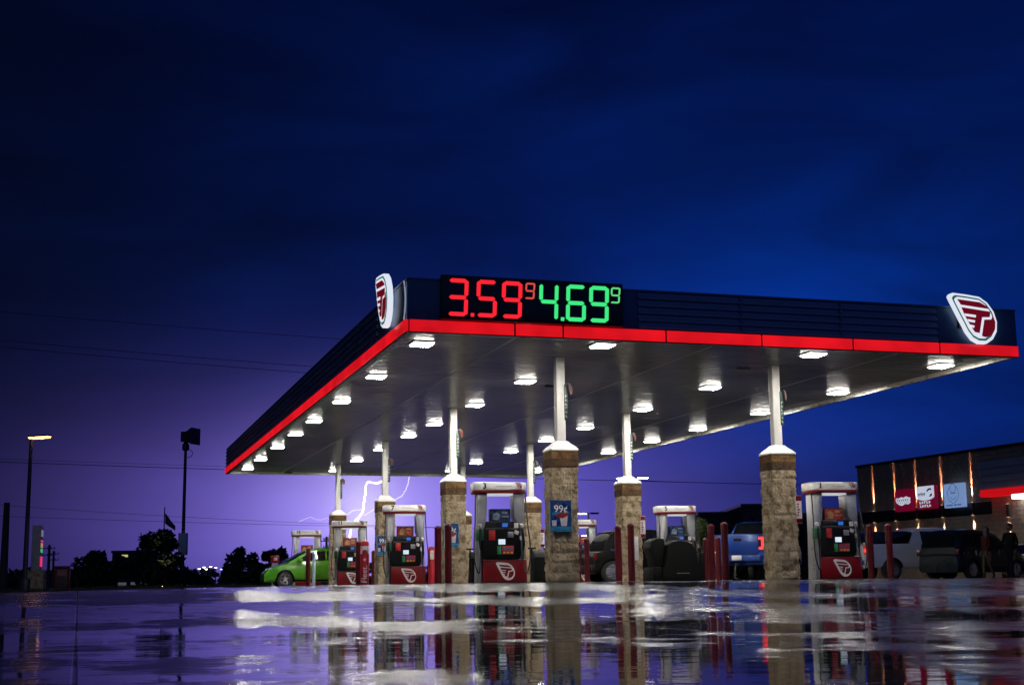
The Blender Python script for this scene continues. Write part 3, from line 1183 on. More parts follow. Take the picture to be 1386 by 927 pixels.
q = at(584, 789, 45)
s = thing('sleeve_sign', (q.x, q.y, 0), 'short red sleeve with a white printed patch, right of pump 7', 'sign', rz=.15)
mb = MB()
mb.lathe([(.10, 0), (.10, 1.12), (.08, 1.19), (.01, 1.21)], (0, 0, 0), 18)
mb.build('sleeve', M('sleeve_bright', (.40, .01, .025), .35), s)
mb = MB()
mb.box(-.06, .06, -.106, -.09, .80, 1.08)
mb.build('patch', M('decal_white'), s)
q = at(424.5, 789, 51.8)
s = thing('slim_post', (q.x, q.y, 0), 'slim pale blue-grey post beside the dark red bollard before the green car', 'post')
mb = MB()
mb.lathe([(.06, 0), (.06, 1.05), (.07, 1.06), (.07, 1.18), (.03, 1.22)], (0, 0, 0), 12)
mb.build('pipe', M('pipe_pale', (.42, .5, .58), .4, metal=.3), s)
mb = MB()
mb.lathe([(.11, 0), (.11, .02), (.07, .04)], (0, 0, 0), 12)
mb.build('base_ring', dark_metal, s)

# service bins
bin_m = M('bin_black', (.005, .0055, .0055), .65, var=.2, scale=4, spec=.1)


def service_bin(px, Y, w, h, label, big=False, rz=YAW):
    q = at(px, 789, Y)
    s_ = thing('service_bin', (q.x, q.y, 0), label, 'service bin', 'black service bins by the pumps', rz)
    if big:
        mb = MB()
        k = .54
        poly = [(-k, .02), (k+.02, .02), (k-.02, .40), (k-.10, .80), (k-.20, .98), (k-.35, 1.05), (0, 1.08), (-k+.30, 1.04), (-k+.16, .96), (-k+.12, .60), (-k+.06, .40), (-k, .34)]
        mb.prism(poly, 'y', -.36, .36)
        mb.build('hood', bin_m, s_, bevel=.035, seg=3)
        mb = MB()
        mb.prism([(-.80, .02), (-k-.01, .02), (-k-.01, .36), (-.60, .39), (-.79, .385)], 'y', -.34, .34)
        mb.build('step_box', bin_m, s_, bevel=.02)
        mb = MB()
        mb.prism([(-.60, .40), (-.50, .42), (-.42, .95), (-.44, 1.12), (-.62, 1.14), (-.80, 1.05), (-.83, .88), (-.72, .62), (-.70, .40)], 'y', -.28, .28)
        mb.build('side_hood', bin_m, s_, bevel=.03)
        mb = MB()
        mb.box(-.14, .22, -.368, -.355, .215, .235)
        mb.build('label_plate', M('plate_grey', (.12, .12, .12), .4), s_)
        mb = MB()
        mb.box(.62, .75, -.18, .18, .02, .75)
        mb.lathe([(.05, .75), (.05, .9)], (.68, 0, 0), 10)
        mb.build('squeegee_tub', black_plastic, s_, bevel=.02)
        mb = MB()
        mb.tube([(.68, 0, .85), (.60, -.05, .98)], .018, 8)
        mb.build('squeegee', M('decal_white'), s_)
    else:
        mb = MB()
        mb.frustum(0, 0, .02, w*.52, .24, h*.8, w*.46, .21)
        mb.build('bin_body', bin_m, s_, bevel=.03)
        mb = MB()
        mb.prism([(-.23, h*.8+.002), (.23, h*.8+.002), (.20, h*.93), (.08, h), (-.08, h), (-.20, h*.93)], 'x', -w*.5, w*.5)
        mb.build('lid', M('lid_grey', (.05, .052, .052), .4), s_, bevel=.02)
        mb = MB()
        mb.tube([(-w*.6, -.1, .3), (-w*.62, -.1, h+.05)], .02, 8)
        mb.tube([(-w*.62-.10, -.1, h+.06), (-w*.62+.10, -.1, h+.06)], .022, 8)
        mb.build('squeegee', black_plastic, s_)
    return s_


service_bin(916, 37.5, 1, 1, 'large hooded black service bin unit in front of pump 5', True)
service_bin(731, 35.2, .38, .80, 'dark grey service bin at the right side of pump 3')
service_bin(644, 36.2, .28, .82, 'dark grey service bin between pump 3 and its left column')

# ------------------------------------------------------------------ vehicles
def lerp_prof(prof, x):
    if x <= prof[0][0]:
        return prof[0][1]
    for (x0, z0), (x1, z1) in zip(prof, prof[1:]):
        if x <= x1:
            t_ = (x-x0)/(x1-x0)
            return z0+(z1-z0)*t_
    return prof[-1][1]


def smooth_prof(prof, x, w=.10):
    return sum(lerp_prof(prof, x+d*w) for d in (-1, -.5, 0, .5, 1))/5


class Car:
    """x forward from 0 (rear) to L, centred when built."""

    def __init__(s, name, label, cat, loc, rz, L_, W, body, roof, wheels, wr, paint, cab_w=.80, clear=.2, group='vehicles around the pumps', taper=.12, rear_taper=.10):
        s.L, s.W, s.body, s.roof, s.wheels, s.wr = L_, W, body, roof, wheels, wr
        s.clear, s.cab_w, s.taper, s.rt = clear, cab_w, taper, rear_taper
        s.root = thing(name, loc, label, cat, group, rz)
        s.paint = paint
        mb = MB()
        N = 84
        xs = sorted(set([L_*i/N for i in range(N+1)]))
        Mr = 9
        rings = []
        for x in xs:
            zt = smooth_prof(body, x, .05)
            zb = clear
            for wx in wheels:
                d = abs(x-wx)
                ra = wr*1.16
                if d < ra:
                    zb = max(zb, wr+math.sqrt(ra*ra-d*d))
            zb = min(zb, zt-.08)
            ring = []
            for j in range(Mr+1):
                z = zb+(zt-zb)*j/Mr
                ring.append((x, s.hw(x, z, zt), z))
            yt = ring[-1][1]
            for k in (.66, .33, 0, -.33, -.66):
                ring.append((x, yt*k, zt+.03*(1-k*k)))
            for j in range(Mr, -1, -1):
                p_ = ring[j]
                ring.append((x, -p_[1], p_[2]))
            rings.append(ring)
        s._skin(mb, rings, L_)
        if roof:
            x0, x1 = roof[0][0], roof[-1][0]
            xs = [x0+(x1-x0)*i/50 for i in range(51)]
            rings = []
            for x in xs:
                zt = smooth_prof(roof, x, .06)
                zb = smooth_prof(body, x, .05)-.03
                zt = max(zt, zb+.02)
                ring = []
                for j in range(7):
                    z = zb+(zt-zb)*j/6
                    ring.append((x, s.cw(x, z), z))
                yt = ring[-1][1]
                for k in (.9, .6, .3, 0, -.3, -.6, -.9):
                    ring.append((x, yt*k, zt+.04*(1-k**4)))
                for j in range(6, -1, -1):
                    p_ = ring[j]
                    ring.append((x, -p_[1], p_[2]))
                rings.append(ring)
            s._skin(mb, rings, L_)
        mb.build('body', [paint, black_plastic], s.root, ang=32)
        for i, wx in enumerate(wheels):
            for sd in (-1, 1):
                s.wheel(wx, sd)

    def _skin(s, mb, rings, L_):
        n = len(rings[0])
        vs, fs = [], []
        for r_ in rings:
            vs += [(x-L_/2, y, z) for x, y, z in r_]
        for i in range(len(rings)-1):
            for k in range(n-1):
                fs.append((i*n+k, i*n+k+1, (i+1)*n+k+1, (i+1)*n+k))
        mb.add(vs, fs, 0)
        o = len(vs)
        mb.add(vs[:n], [tuple(range(n))], 0)
        mb.add(vs[-n:], [tuple(range(n-1, -1, -1))], 0)
        bot = []
        for i in range(len(rings)-1):
            a, b_ = rings[i], rings[i+1]
            mb.add([(a[0][0]-L_/2, a[0][1], a[0][2]), (b_[0][0]-L_/2, b_[0][1], b_[0][2]), (b_[-1][0]-L_/2, b_[-1][1], b_[-1][2]), (a[-1][0]-L_/2, a[-1][1], a[-1][2])], [(0, 1, 2, 3)], 1)

    def hw(s, x, z, zt=None):
        h = s.W/2
        e = 0
        if x < .5:
            e = s.rt*(1-x/.5)**2
        if x > s.L-.7:
            e = s.taper*2*((x-s.L+.7)/.7)**2
        zt = zt or 1.0
        t_ = (z-s.clear)/max(.1, zt-s.clear)
        tk = .06*max(0, (.25-t_)/.25)**2+.05*max(0, (t_-.55)/.45)**2
        return h*(1-tk)-e

    def cw(s, x, z):
        zb = lerp_prof(s.body, x)
        top = max(p[1] for p in s.roof)
        t_ = max(0, (z-zb)/max(.1, top-zb))
        base = s.hw(x, zb, zb)-.015
        return base*(1-(1-s.cab_w)*t_)

    def wheel(s, wx, sd):
        y = sd*(s.W/2-.13)
        r = s.wr
        mb = MB()
        mb.lathe([(r*.62, -.11), (r*.93, -.11), (r, -.075), (r, .075), (r*.93, .11), (r*.62, .11)], (0, 0, 0), 28, 'y')
        w = mb.build('wheel', rubber, s.root, (wx-s.L/2, y, r))
        mb = MB()
        f_ = sd*.108
        mb.lathe([(r*.66, f_-.01), (r*.66, f_+.012), (r*.60, f_+.004), (r*.58, f_-.006)], (0, 0, 0), 28, 'y', 0)
        mb.lathe([(r*.16, f_-.02), (r*.16, f_+.02)], (0, 0, 0), 14, 'y', 0)
        for k in range(5):
            a = 2*PI*k/5+.3
            ca, sa = math.cos(a), math.sin(a)
            hwid = r*.09
            pts = [(ca*r*.12-sa*hwid, ca*hwid+sa*r*.12), (ca*r*.12+sa*hwid, -ca*hwid+sa*r*.12), (ca*r*.62+sa*hwid*.8, -ca*hwid*.8+sa*r*.62), (ca*r*.62-sa*hwid*.8, ca*hwid*.8+sa*r*.62)]
            mb.prism(pts, 'y', f_-.015, f_+.012, 0)
        mb.build('rim', s.rimmat if hasattr(s, 'rimmat') else Car.rim, w)

    def side(s, name, poly, mat, cab=True, off=.006, both=True, thick=.004):
        for sd in ((-1, 1) if both else (-1,)):
            mb = MB()
            def P(x, z, o):
                y = (s.cw(x, z) if cab else s.hw(x, z, lerp_prof(s.body, x)))+o
                return (x-s.L/2, sd*y, z)
            n = len(poly)
            vs = [P(x, z, off) for x, z in poly]+[P(x, z, off-thick) for x, z in poly]
            fs = [tuple(range(n)), tuple(range(2*n-1, n-1, -1))]+[(i, (i+1) % n, n+(i+1) % n, n+i) for i in range(n)]
            mb.add(vs, fs)
            mb.build(name, mat, s.root, flat=True)

    def slope(s, name, xa, xb, mat, fa=.06, fb=.92, wf=.88):
        """glass on the sloped end of the cab between roof profile positions xa (low) and xb (high)."""
        za, zb = lerp_prof(s.roof, xa), lerp_prof(s.roof, xb)
        d = Vector((xb-xa, zb-za)).normalized()
        nrm = Vector((-d.y, d.x))
        if nrm.y < 0:
            nrm = -nrm
        A = Vector((xa, za))+(Vector((xb, zb))-Vector((xa, za)))*fa
        B = Vector((xa, za))+(Vector((xb, zb))-Vector((xa, za)))*fb
        ya, yb = s.cw(A.x, A.y)*wf, s.cw(B.x, B.y)*wf
        o1 = nrm*.085
        o2 = nrm*.03
        mb = MB()
        vs = []
        for o_ in (o1, o2):
            vs += [(A.x+o_.x-s.L/2, -ya, A.y+o_.y), (A.x+o_.x-s.L/2, ya, A.y+o_.y), (B.x+o_.x-s.L/2, yb, B.y+o_.y), (B.x+o_.x-s.L/2, -yb, B.y+o_.y)]
        mb.add(vs, [(0, 1, 2, 3), (7, 6, 5, 4), (0, 4, 5, 1), (1, 5, 6, 2), (2, 6, 7, 3), (3, 7, 4, 0)])
        mb.build(name, mat, s.root, flat=True)

    def bx(s, name, x0, x1, y0, y1, z0, z1, mat, bevel=.02, parent=None):
        mb = MB()
        mb.box(x0-s.L/2, x1-s.L/2, y0, y1, z0, z1)
        return mb.build(name, mat, parent or s.root, bevel=bevel)

    def mirrors(s, x, z, mat):
        for sd in (-1, 1):
            mb = MB()
            y = s.hw(x, z-.1, z)
            mb.box(x-.09-s.L/2, x+.08-s.L/2, sd*(y+.04), sd*(y+.22), z, z+.15)
            mb.box(x-.02-s.L/2, x+.03-s.L/2, sd*(y-.05), sd*(y+.06), z+.01, z+.06)
            mb.build('mirror', mat, s.root, bevel=.03)


Car.rim = M('alloy', (.42, .42, .44), .28, metal=.8)
dark_rim = M('alloy_dark', (.05, .05, .055), .3, metal=.7)

# green hatchback
green = M('green_paint', (.075, .30, .010), .22, coat=.8, var=.0)
p0 = uv(3.35, 32.3, 0)
c = Car('hatchback_car', 'bright lime green hatchback parked among the left pumps', 'car', p0, YAW+PI, 4.05, 1.74,
        [(0, .80), (.10, .98), (.6, 1.02), (1.5, .99), (2.6, .97), (2.95, .96), (3.4, .88), (3.75, .76), (3.98, .60), (4.05, .50)],
        [(.05, 1.0), (.35, 1.32), (.75, 1.47), (1.3, 1.53), (1.9, 1.51), (2.35, 1.40), (3.10, .97)],
        [.72, 3.25], .315, green, cab_w=.74)
c.side('window', [(.62, 1.06), (1.55, 1.04), (1.55, 1.42), (.95, 1.41), (.70, 1.30)], glass_dark)
c.side('window', [(1.62, 1.04), (2.78, 1.02), (2.35, 1.30), (2.05, 1.40), (1.62, 1.43)], glass_dark)
c.slope('windshield', 3.10, 2.35, glass_dark)
c.slope('rear_window', .05, .35, glass_dark)
c.mirrors(2.66, .98, green)
for sd in (-1, 1):
    c.bx('headlight', 3.62, 3.88, sd*.52-.17, sd*.52+.17, .62, .76, M('headlight_glass', (.55, .55, .55), .15), .05)
    c.bx('tail_light', -.02, .12, sd*.66-.09, sd*.66+.09, .72, .98, tail_dim, .03)
c.bx('grille', 3.93, 4.06, -.42, .42, .30, .48, black_plastic, .04)
c.side('door_seam', [(1.57, .32), (1.585, .32), (1.585, 1.0), (1.57, 1.0)], black_plastic, cab=False, off=.003)
c.side('door_seam', [(2.70, .32), (2.715, .32), (2.80, .95), (2.785, .95)], black_plastic, cab=False, off=.003)
c.side('door_handle', [(1.70, .82), (1.90, .82), (1.90, .855), (1.70, .855)], green, cab=False, off=.03, thick=.03)
c.side('sill_trim', [(1.1, .22), (2.85, .22), (2.85, .29), (1.1, .29)], black_plastic, cab=False, off=.008)
c.side('crease', [(1.2, .40), (2.7, .46), (2.7, .50), (1.2, .44)], green, cab=False, off=.018, thick=.02)

# black SUV behind bollards
blackp = M('black_paint', (.003, .003, .0035), .55, spec=.1, coat=.0, var=.05)
p0 = at(797, 789, 50.5)+Vector((2.3*CU, 2.3*SU, 0))
c = Car('sport_utility_vehicle', 'black SUV standing behind the column with the pale utility box', 'car', (p0.x, p0.y, 0), YAW, 4.7, 1.86,
        [(0, .85), (.06, 1.05), (.5, 1.13), (2.2, 1.12), (3.2, 1.10), (3.9, 1.06), (4.45, .98), (4.7, .80)],
        [(.30, 1.10), (.55, 1.62), (.8, 1.80), (1.4, 1.86), (2.3, 1.85), (2.75, 1.74), (3.35, 1.10)],
        [.62, 3.65], .39, blackp, cab_w=.80, clear=.32)
c.side('window', [(.66, 1.20), (1.45, 1.18), (1.45, 1.70), (.95, 1.68)], glass_dark)
c.side('window', [(1.55, 1.18), (2.25, 1.17), (2.25, 1.72), (1.55, 1.73)], glass_dark)
c.side('window', [(2.33, 1.17), (3.10, 1.16), (2.72, 1.62), (2.33, 1.71)], glass_dark)
c.slope('rear_window', .30, .80, glass_dark)
c.slope('windshield', 3.35, 2.75, glass_dark)
c.mirrors(2.95, 1.15, blackp)
c.side('chrome_strip', [(.58, 1.13), (1.2, 1.125), (1.2, 1.175), (.58, 1.18)], chrome, cab=True, off=.012)
for sd in (-1, 1):
    c.bx('tail_light', -.03, .08, sd*.80-.07, sd*.80+.07, .80, 1.05, M('tail_housing', (.10, .005, .005), .2), .02)
    c.bx('headlight', 4.45, 4.66, sd*.66-.15, sd*.66+.15, .74, .92, M('headlight_glass'), .03)
c.bx('rear_bumper', -.12, .12, -.82, .82, .42, .62, black_plastic, .04)

# blue pickup, seen from behind
bluep = M('blue_paint', (.010, .055, .30), .28, coat=.7, var=0)
q = at(1001, 789, 47.5)
hd = R(90-25)
p0 = Vector((q.x, q.y, 0))+Vector((math.cos(hd), math.sin(hd), 0))*2.85
c = Car('pickup_truck', 'blue pickup truck seen from behind, left of the right stone column', 'pickup truck', p0, hd, 5.7, 1.78,
        [(0, 1.52), (.05, 1.55), (1.75, 1.55), (1.8, 1.45), (2.2, 1.42), (4.2, 1.36), (4.5, 1.32), (5.3, 1.24), (5.6, 1.10), (5.7, .9)],
        [(1.85, 1.45), (2.0, 1.85), (2.2, 2.02), (3.3, 2.04), (3.75, 1.92), (4.45, 1.34)],
        [1.05, 4.6], .40, bluep, cab_w=.78, clear=.55, rear_taper=.0)
c.slope('rear_window', 1.85, 2.2, glass_dark, fa=.04, fb=.92, wf=.9)
c.slope('windshield', 4.45, 3.75, glass_dark)
c.side('window', [(2.35, 1.48), (3.15, 1.47), (3.15, 1.93), (2.35, 1.93)], glass_dark)
c.side('window', [(3.22, 1.47), (4.1, 1.45), (3.7, 1.85), (3.22, 1.93)], glass_dark)
c.bx('tailgate', -.045, -.002, -.70, .70, .90, 1.53, bluep, .03)
c.bx('tailgate_handle', -.065, -.03, -.14, .14, 1.33, 1.43, black_plastic, .01)
c.bx('badge', -.062, -.04, -.11, .08, 1.36, 1.40, white_paint, .004)
for sd in (-1, 1):
    tl = c.bx('tail_light', -.05, .06, sd*.80-.085, sd*.80+.085, 1.02, 1.48, M('tail_housing', (.10, .005, .005), .2), .02)
    y0 = sd*.80
    mb = MB()
    pr = [(y0-sd*.08, 1.46), (y0+sd*.085, 1.46), (y0+sd*.085, 1.04), (y0-sd*.08, 1.04), (y0-sd*.08, 1.13), (y0+sd*.01, 1.13), (y0+sd*.01, 1.37), (y0-sd*.08, 1.37)]
    mb.prism(pr, 'x', -.062-2.85, -.048-2.85)
    mb.build('lamp_ring', tail_red if sd < 0 else M('tail_housing'), tl, flat=True)
c.bx('rear_bumper', -.22, -.01, -.80, .80, .66, .86, bluep, .04)
c.bx('licence_plate', -.235, -.215, -.17, .17, .70, .86, white_paint, .004)
c.bx('hitch', -.40, -.2, -.05, .05, .50, .58, dark_metal, .01)
mb = MB()
mb.tube([(-.38-2.85, 0, .55), (-.42-2.85, .02, .30), (-.40-2.85, .03, .12), (-.36-2.85, -.08, .08)], .014, 6)
mb.build('trailer_cable', M('cable_grey', (.2, .2, .2), .5), c.root)
c.bx('fog_lamp', -.06, -.02, .76, .82, .95, 1.0, amber, .005)

# silver pickup, side on
silver = M('silver_paint', (.6, .62, .70), .3, metal=.2, coat=.6, var=0)
q = at(1155, 789, 54)
p0 = Vector((q.x, q.y, 0))+Vector((CU, SU, 0))*2.95
c = Car('pickup_truck', 'silver pickup truck with lit tail light behind the two rightmost red bollards', 'pickup truck', (p0.x, p0.y, -.02), YAW, 5.9, 1.95,
        [(0, 1.30), (.05, 1.34), (1.85, 1.36), (2.0, 1.36), (4.3, 1.32), (4.6, 1.28), (5.5, 1.18), (5.8, 1.0), (5.9, .85)],
        [(1.95, 1.36), (2.2, 1.82), (2.45, 1.94), (3.5, 1.96), (3.95, 1.84), (4.65, 1.30)],
        [1.15, 4.75], .40, silver, cab_w=.8, clear=.48, rear_taper=.02)
c.side('window', [(2.5, 1.40), (3.25, 1.40), (3.25, 1.84), (2.5, 1.84)], glass_dark)
c.side('window', [(3.33, 1.40), (4.3, 1.38), (3.9, 1.76), (3.33, 1.84)], glass_dark)
c.slope('windshield', 4.65, 3.95, glass_dark)
c.slope('rear_window', 1.95, 2.2, glass_dark)
c.mirrors(4.2, 1.38, black_plastic)
mb = MB()
mb.prism([(0.06-2.95, 1.30), (1.95-2.95, 1.33), (2.15-2.95, 1.80), (1.9-2.95, 1.84), (.55-2.95, 1.82), (.15-2.95, 1.60)], 'y', -.86, .86)
mb.build('bed_cover', glass_dark, c.root, bevel=.04)
for sd in (-1, 1):
    c.bx('tail_light', -.03, .25, sd*.935-.05, sd*.935+.05, .98, 1.30, tail_dim, .02)
    c.bx('brake_lamp', -.05, .06, sd*.975-.02, sd*.975+.02, 1.05, 1.16, tail_red, .008)
    c.bx('headlight', 5.55, 5.8, sd*.74-.15, sd*.74+.15, .85, 1.05, M('headlight_glass'), .03)
c.bx('rear_bumper', -.15, .1, -.9, .9, .58, .76, chrome, .03)
c.side('door_seam', [(2.38, .58), (2.40, .58), (2.40, 1.34), (2.38, 1.34)], white_paint, cab=False, off=.004)
c.side('door_seam', [(3.28, .58), (3.30, .58), (3.30, 1.32), (3.28, 1.32)], black_plastic, cab=False, off=.004)

# dark SUV beside the store
dk = M('dark_teal_paint', (.005, .011, .015), .25, spec=.35, coat=.3, var=0)
q = at(1272, 789, 51.5)
hd = R(38)
p0 = Vector((q.x, q.y, 0))+Vector((math.cos(hd), math.sin(hd), 0))*2.25+Vector((.1, .4, 0))
c = Car('sport_utility_vehicle', 'very dark teal SUV parked before the lit brick wall of the store', 'car', (p0.x, p0.y, -.02), hd, 4.5, 1.84,
        [(0, .80), (.06, 1.12), (.5, 1.20), (2.4, 1.18), (3.1, 1.14), (3.5, 1.10), (4.1, 1.0), (4.4, .85), (4.5, .7)],
        [(.03, 1.18), (.28, 1.72), (.5, 1.86), (1.2, 1.90), (2.1, 1.87), (2.6, 1.74), (3.35, 1.12)],
        [.85, 3.6], .37, dk, cab_w=.78, clear=.28)
c.rimmat = dark_rim
c.root.scale.z = .95
c.side('window', [(.40, 1.28), (1.1, 1.25), (1.1, 1.76), (.55, 1.74)], glass_dark)
c.side('window', [(1.18, 1.25), (2.0, 1.23), (2.0, 1.76), (1.18, 1.78)], glass_dark)
c.side('window', [(2.08, 1.23), (3.0, 1.20), (2.58, 1.64), (2.08, 1.75)], glass_dark)
c.slope('windshield', 3.35, 2.6, glass_dark)
c.slope('rear_window', .03, .28, glass_dark)
c.mirrors(2.85, 1.2, dk)
for sd in (-1, 1):
    c.bx('tail_light', -.03, .1, sd*.84-.06, sd*.84+.06, .92, 1.15, M('tail_housing'), .02)
    c.bx('headlight', 4.18, 4.42, sd*.68-.15, sd*.68+.15, .72, .88, M('headlight_glass'), .03)
c.side('sticker', [(.30, .98), (.62, .97), (.62, 1.02), (.30, 1.03)], M('sticker_pink', (.35, .16, .2), .4), cab=False, off=.004)
c.side('fuel_flap', [(1.02, .92), (1.12, .92), (1.12, 1.10), (1.02, 1.10)], M('flap_pale', (.4, .36, .34), .4), cab=False, off=.004)

# sedan at the right frame edge and a pale car far left
greyp = M('grey_paint', (.05, .052, .058), .25, coat=.7, var=.05)


def sedan(px, Y, rz, label, paint, side_shift, lit=False):
    q_ = at(px, 789, Y)
    c_ = Car('sedan_car', label, 'car', (q_.x, q_.y, ground_z(q_.x, q_.y)), rz, 4.6, 1.8,
             [(0, .70), (.08, .95), (.7, 1.0), (1.6, .97), (3.0, .94), (3.5, .90), (4.2, .78), (4.5, .65), (4.6, .5)],
             [(.55, .98), (1.15, 1.36), (1.7, 1.45), (2.3, 1.43), (2.7, 1.33), (3.4, .93)],
             [.85, 3.7], .32, paint, cab_w=.74)
    c_.side('window', [(1.0, 1.04), (1.9, 1.02), (1.9, 1.36), (1.4, 1.34)], glass_dark)
    c_.side('window', [(1.98, 1.02), (3.1, .99), (2.66, 1.26), (2.3, 1.34), (1.98, 1.36)], glass_dark)
    c_.slope('windshield', 3.4, 2.7, glass_dark)
    c_.slope('rear_window', .55, 1.15, glass_dark)
    c_.mirrors(2.95, .98, paint)
    for sd in (-1, 1):
        c_.bx('tail_light', -.03, .12, sd*.70-.13, sd*.70+.13, .72, .90, tail_red if lit else tail_dim, .02)
        c_.bx('headlight', 4.22, 4.46, sd*.62-.16, sd*.62+.16, .56, .70, M('headlight_glass'), .03)
    c_.bx('licence_plate', -.04, -.015, -.2, .2, .55, .68, white_paint, .004)
    return c_


sedan(1390, 60, R(75), 'dark sedan with red tail light at the right edge behind a person', greyp, 0, True)
sedan(338, 150, YAW+PI, 'pale parked sedan far behind the green hatchback', M('pale_paint', (.42, .42, .45), .3, coat=.5, var=.05), 0)

# ------------------------------------------------------------------ people
def person(loc, rz, label, shirt, trousers, hair_long, phase, height=1.75):
    k = height/1.75
    V, Ed, Rd = [], [], []

    def add(p, r, par=None):
        V.append(Vector(p)*k)
        Rd.append(r*k)
        if par is not None:
            Ed.append((par, len(V)-1))
        return len(V)-1
    pel = add((0, 0, .95), .155)
    w1 = add((0, .0, 1.10), .135, pel)
    ch = add((0, -.01, 1.30), .155, w1)
    nk0 = add((0, 0, 1.46), .075, ch)
    nk = add((0, -.01, 1.53), .055, nk0)
    hd_ = add((0, -.02, 1.60), .088, nk)
    hd2 = add((0, -.015, 1.69), .082, hd_)
    add((0, -.10, 1.615), .018, hd_)      # nose
    for sd in (-1, 1):
        add((sd*.088, 0, 1.63), .016, hd_)  # ears
        st = phase*sd
        hip = add((sd*.10, 0, .90), .105, pel)
        kn = add((sd*.10, -.16*st-.03, .49), .062, hip)
        an = add((sd*.10, -.34*st+(.06 if st < 0 else 0), .09 if st > 0 else .13), .042, kn)
        add((sd*.11, -.34*st-.14+(.06 if st < 0 else 0), .035), .04, an)
        sh = add((sd*.19, 0, 1.42), .068, ch)
        el_ = add((sd*.25, .16*st, 1.15), .045, sh)
        wr_ = add((sd*.25, .22*st-.14, .93), .028, el_)
        pa = add((sd*.25, .22*st-.17, .86), .034, wr_)
        for q_ in range(4):
            f0 = add((sd*.25, .22*st-.195+q_*.02, .81-.004*abs(q_-1)), .010, pa)
            add((sd*.235, .22*st-.20+q_*.02, .765), .008, f0)
        th = add((sd*.232, .22*st-.215, .85), .011, pa)
        add((sd*.225, .22*st-.225, .815), .009, th)
    me = bpy.data.meshes.new('person')
    me.from_pydata([tuple(v) for v in V], Ed, [])
    o = bpy.data.objects.new('person_tmp', me)
    COL.objects.link(o)
    sk = o.modifiers.new('skin', 'SKIN')
    for i, d in enumerate(me.skin_vertices[0].data):
        k_ = 1.22 if .045*k < Rd[i] and V[i].z < 1.5*k else 1.0
        d.radius = (Rd[i]*k_, Rd[i]*.85*k_)
        d.use_root = (i == 0)
    o.modifiers.new('ss', 'SUBSURF').levels = 2
    dg = bpy.context.evaluated_depsgraph_get()
    me2 = bpy.data.meshes.new_from_object(o.evaluated_get(dg))
    bpy.data.objects.remove(o)
    skin = M('skin_tone', (.12, .07, .05), .6, var=.05, spec=.2)
    shoe = M('shoe', (.02, .02, .02), .5)
    me2.materials.clear()
    for m_ in (skin, shirt, trousers, shoe):
        me2.materials.append(m_)
    for p_ in me2.polygons:
        c_ = p_.center/k
        arm = abs(c_.x) > .165 and c_.z > .6
        mi = 0
        if c_.z < .09:
            mi = 3
        elif arm and c_.z < .95:
            mi = 0
        elif c_.z < .99:
            mi = 2
        elif c_.z < 1.48:
            mi = 1
        p_.material_index = mi
    me2.shade_smooth()
    body = bpy.data.objects.new('person', me2)
    COL.objects.link(body)
    body.location = loc
    body.rotation_euler.z = rz
    tag(body, label, 'person', 'people walking by the store')
    hair = M('dark_hair', (.012, .010, .009), .5)
    mb = MB()
    prof = [(.01, 1.785), (.06, 1.775), (.092, 1.735), (.10, 1.68), (.094, 1.62)]
    if hair_long:
        prof += [(.105, 1.52), (.10, 1.40), (.07, 1.34)]
    mb.lathe([(r*k, z*k) for r, z in prof][::-1], (0, .022*k, 0), 16)
    mb.build('hair', hair, body)
    eye = M('eye_dark', (.02, .015, .01), .2)
    mb = MB()
    for sd in (-1, 1):
        mb.lathe([(.003*k, -.003), (.011*k, 0), (.003*k, .003)], (sd*.032*k, -.098*k, 1.645*k), 8, 'y')
    mb.box(-.025*k, .025*k, -.1*k, -.092*k, 1.575*k, 1.583*k)
    mb.build('face_features', eye, body)
    return body


q = at(1371, 789, 46.5)
person((q.x, q.y, -.04), R(-60), 'taller person in dark clothes walking at the right edge', M('coat_dark', (.006, .006, .009), .9, spec=.1), M('jeans_dark', (.005, .006, .010), .9, spec=.1), False, .38, 1.80)
q = at(1339, 789, 46.8)
person((q.x, q.y, -.04), R(-75), 'person in dark red top and khaki trousers walking past the SUV bonnet', M('top_red', (.025, .004, .006), .9, spec=.1), M('khaki', (.035, .027, .018), .9, spec=.1), True, -.3, 1.70)

# ------------------------------------------------------------------ store
A0 = at(1168, 789, 74)          # far corner
dirv = Vector((.3525, -.9358, 0)).normalized()   # along the facade towards the camera side
nrm = Vector((-dirv.y, dirv.x, 0))*-1            # outwards? fixed below
nrm = Vector((dirv.y, -dirv.x, 0))
if nrm.x > 0:
    nrm = -nrm
SRZ = math.atan2(dirv.y, dirv.x)
# local frame: x along facade, y = into the building (left of dirv is +y), -y faces the forecourt
if Vector((-math.sin(SRZ), math.cos(SRZ), 0)).dot(nrm) > 0:
    SY = -1
else:
    SY = 1
st = thing('store_building', (A0.x, A0.y, -.02), 'low dark brick store building with warm uplit wall stripes', 'building', rz=SRZ)


def fac(px, py):
    """local x along the facade and height of a photo point on the facade plane"""
    d = at(px, py, 1.0)-Vector((0, 0, CAMZ))
    # intersect with vertical plane through A0 with normal nrm
    t_ = (Vector((A0.x, A0.y, 0))).dot(nrm)/d.dot(nrm)
    P_ = d*t_
    return (P_-Vector((A0.x, A0.y, 0))).dot(dirv), P_.z+CAMZ+.02


brickdark = None


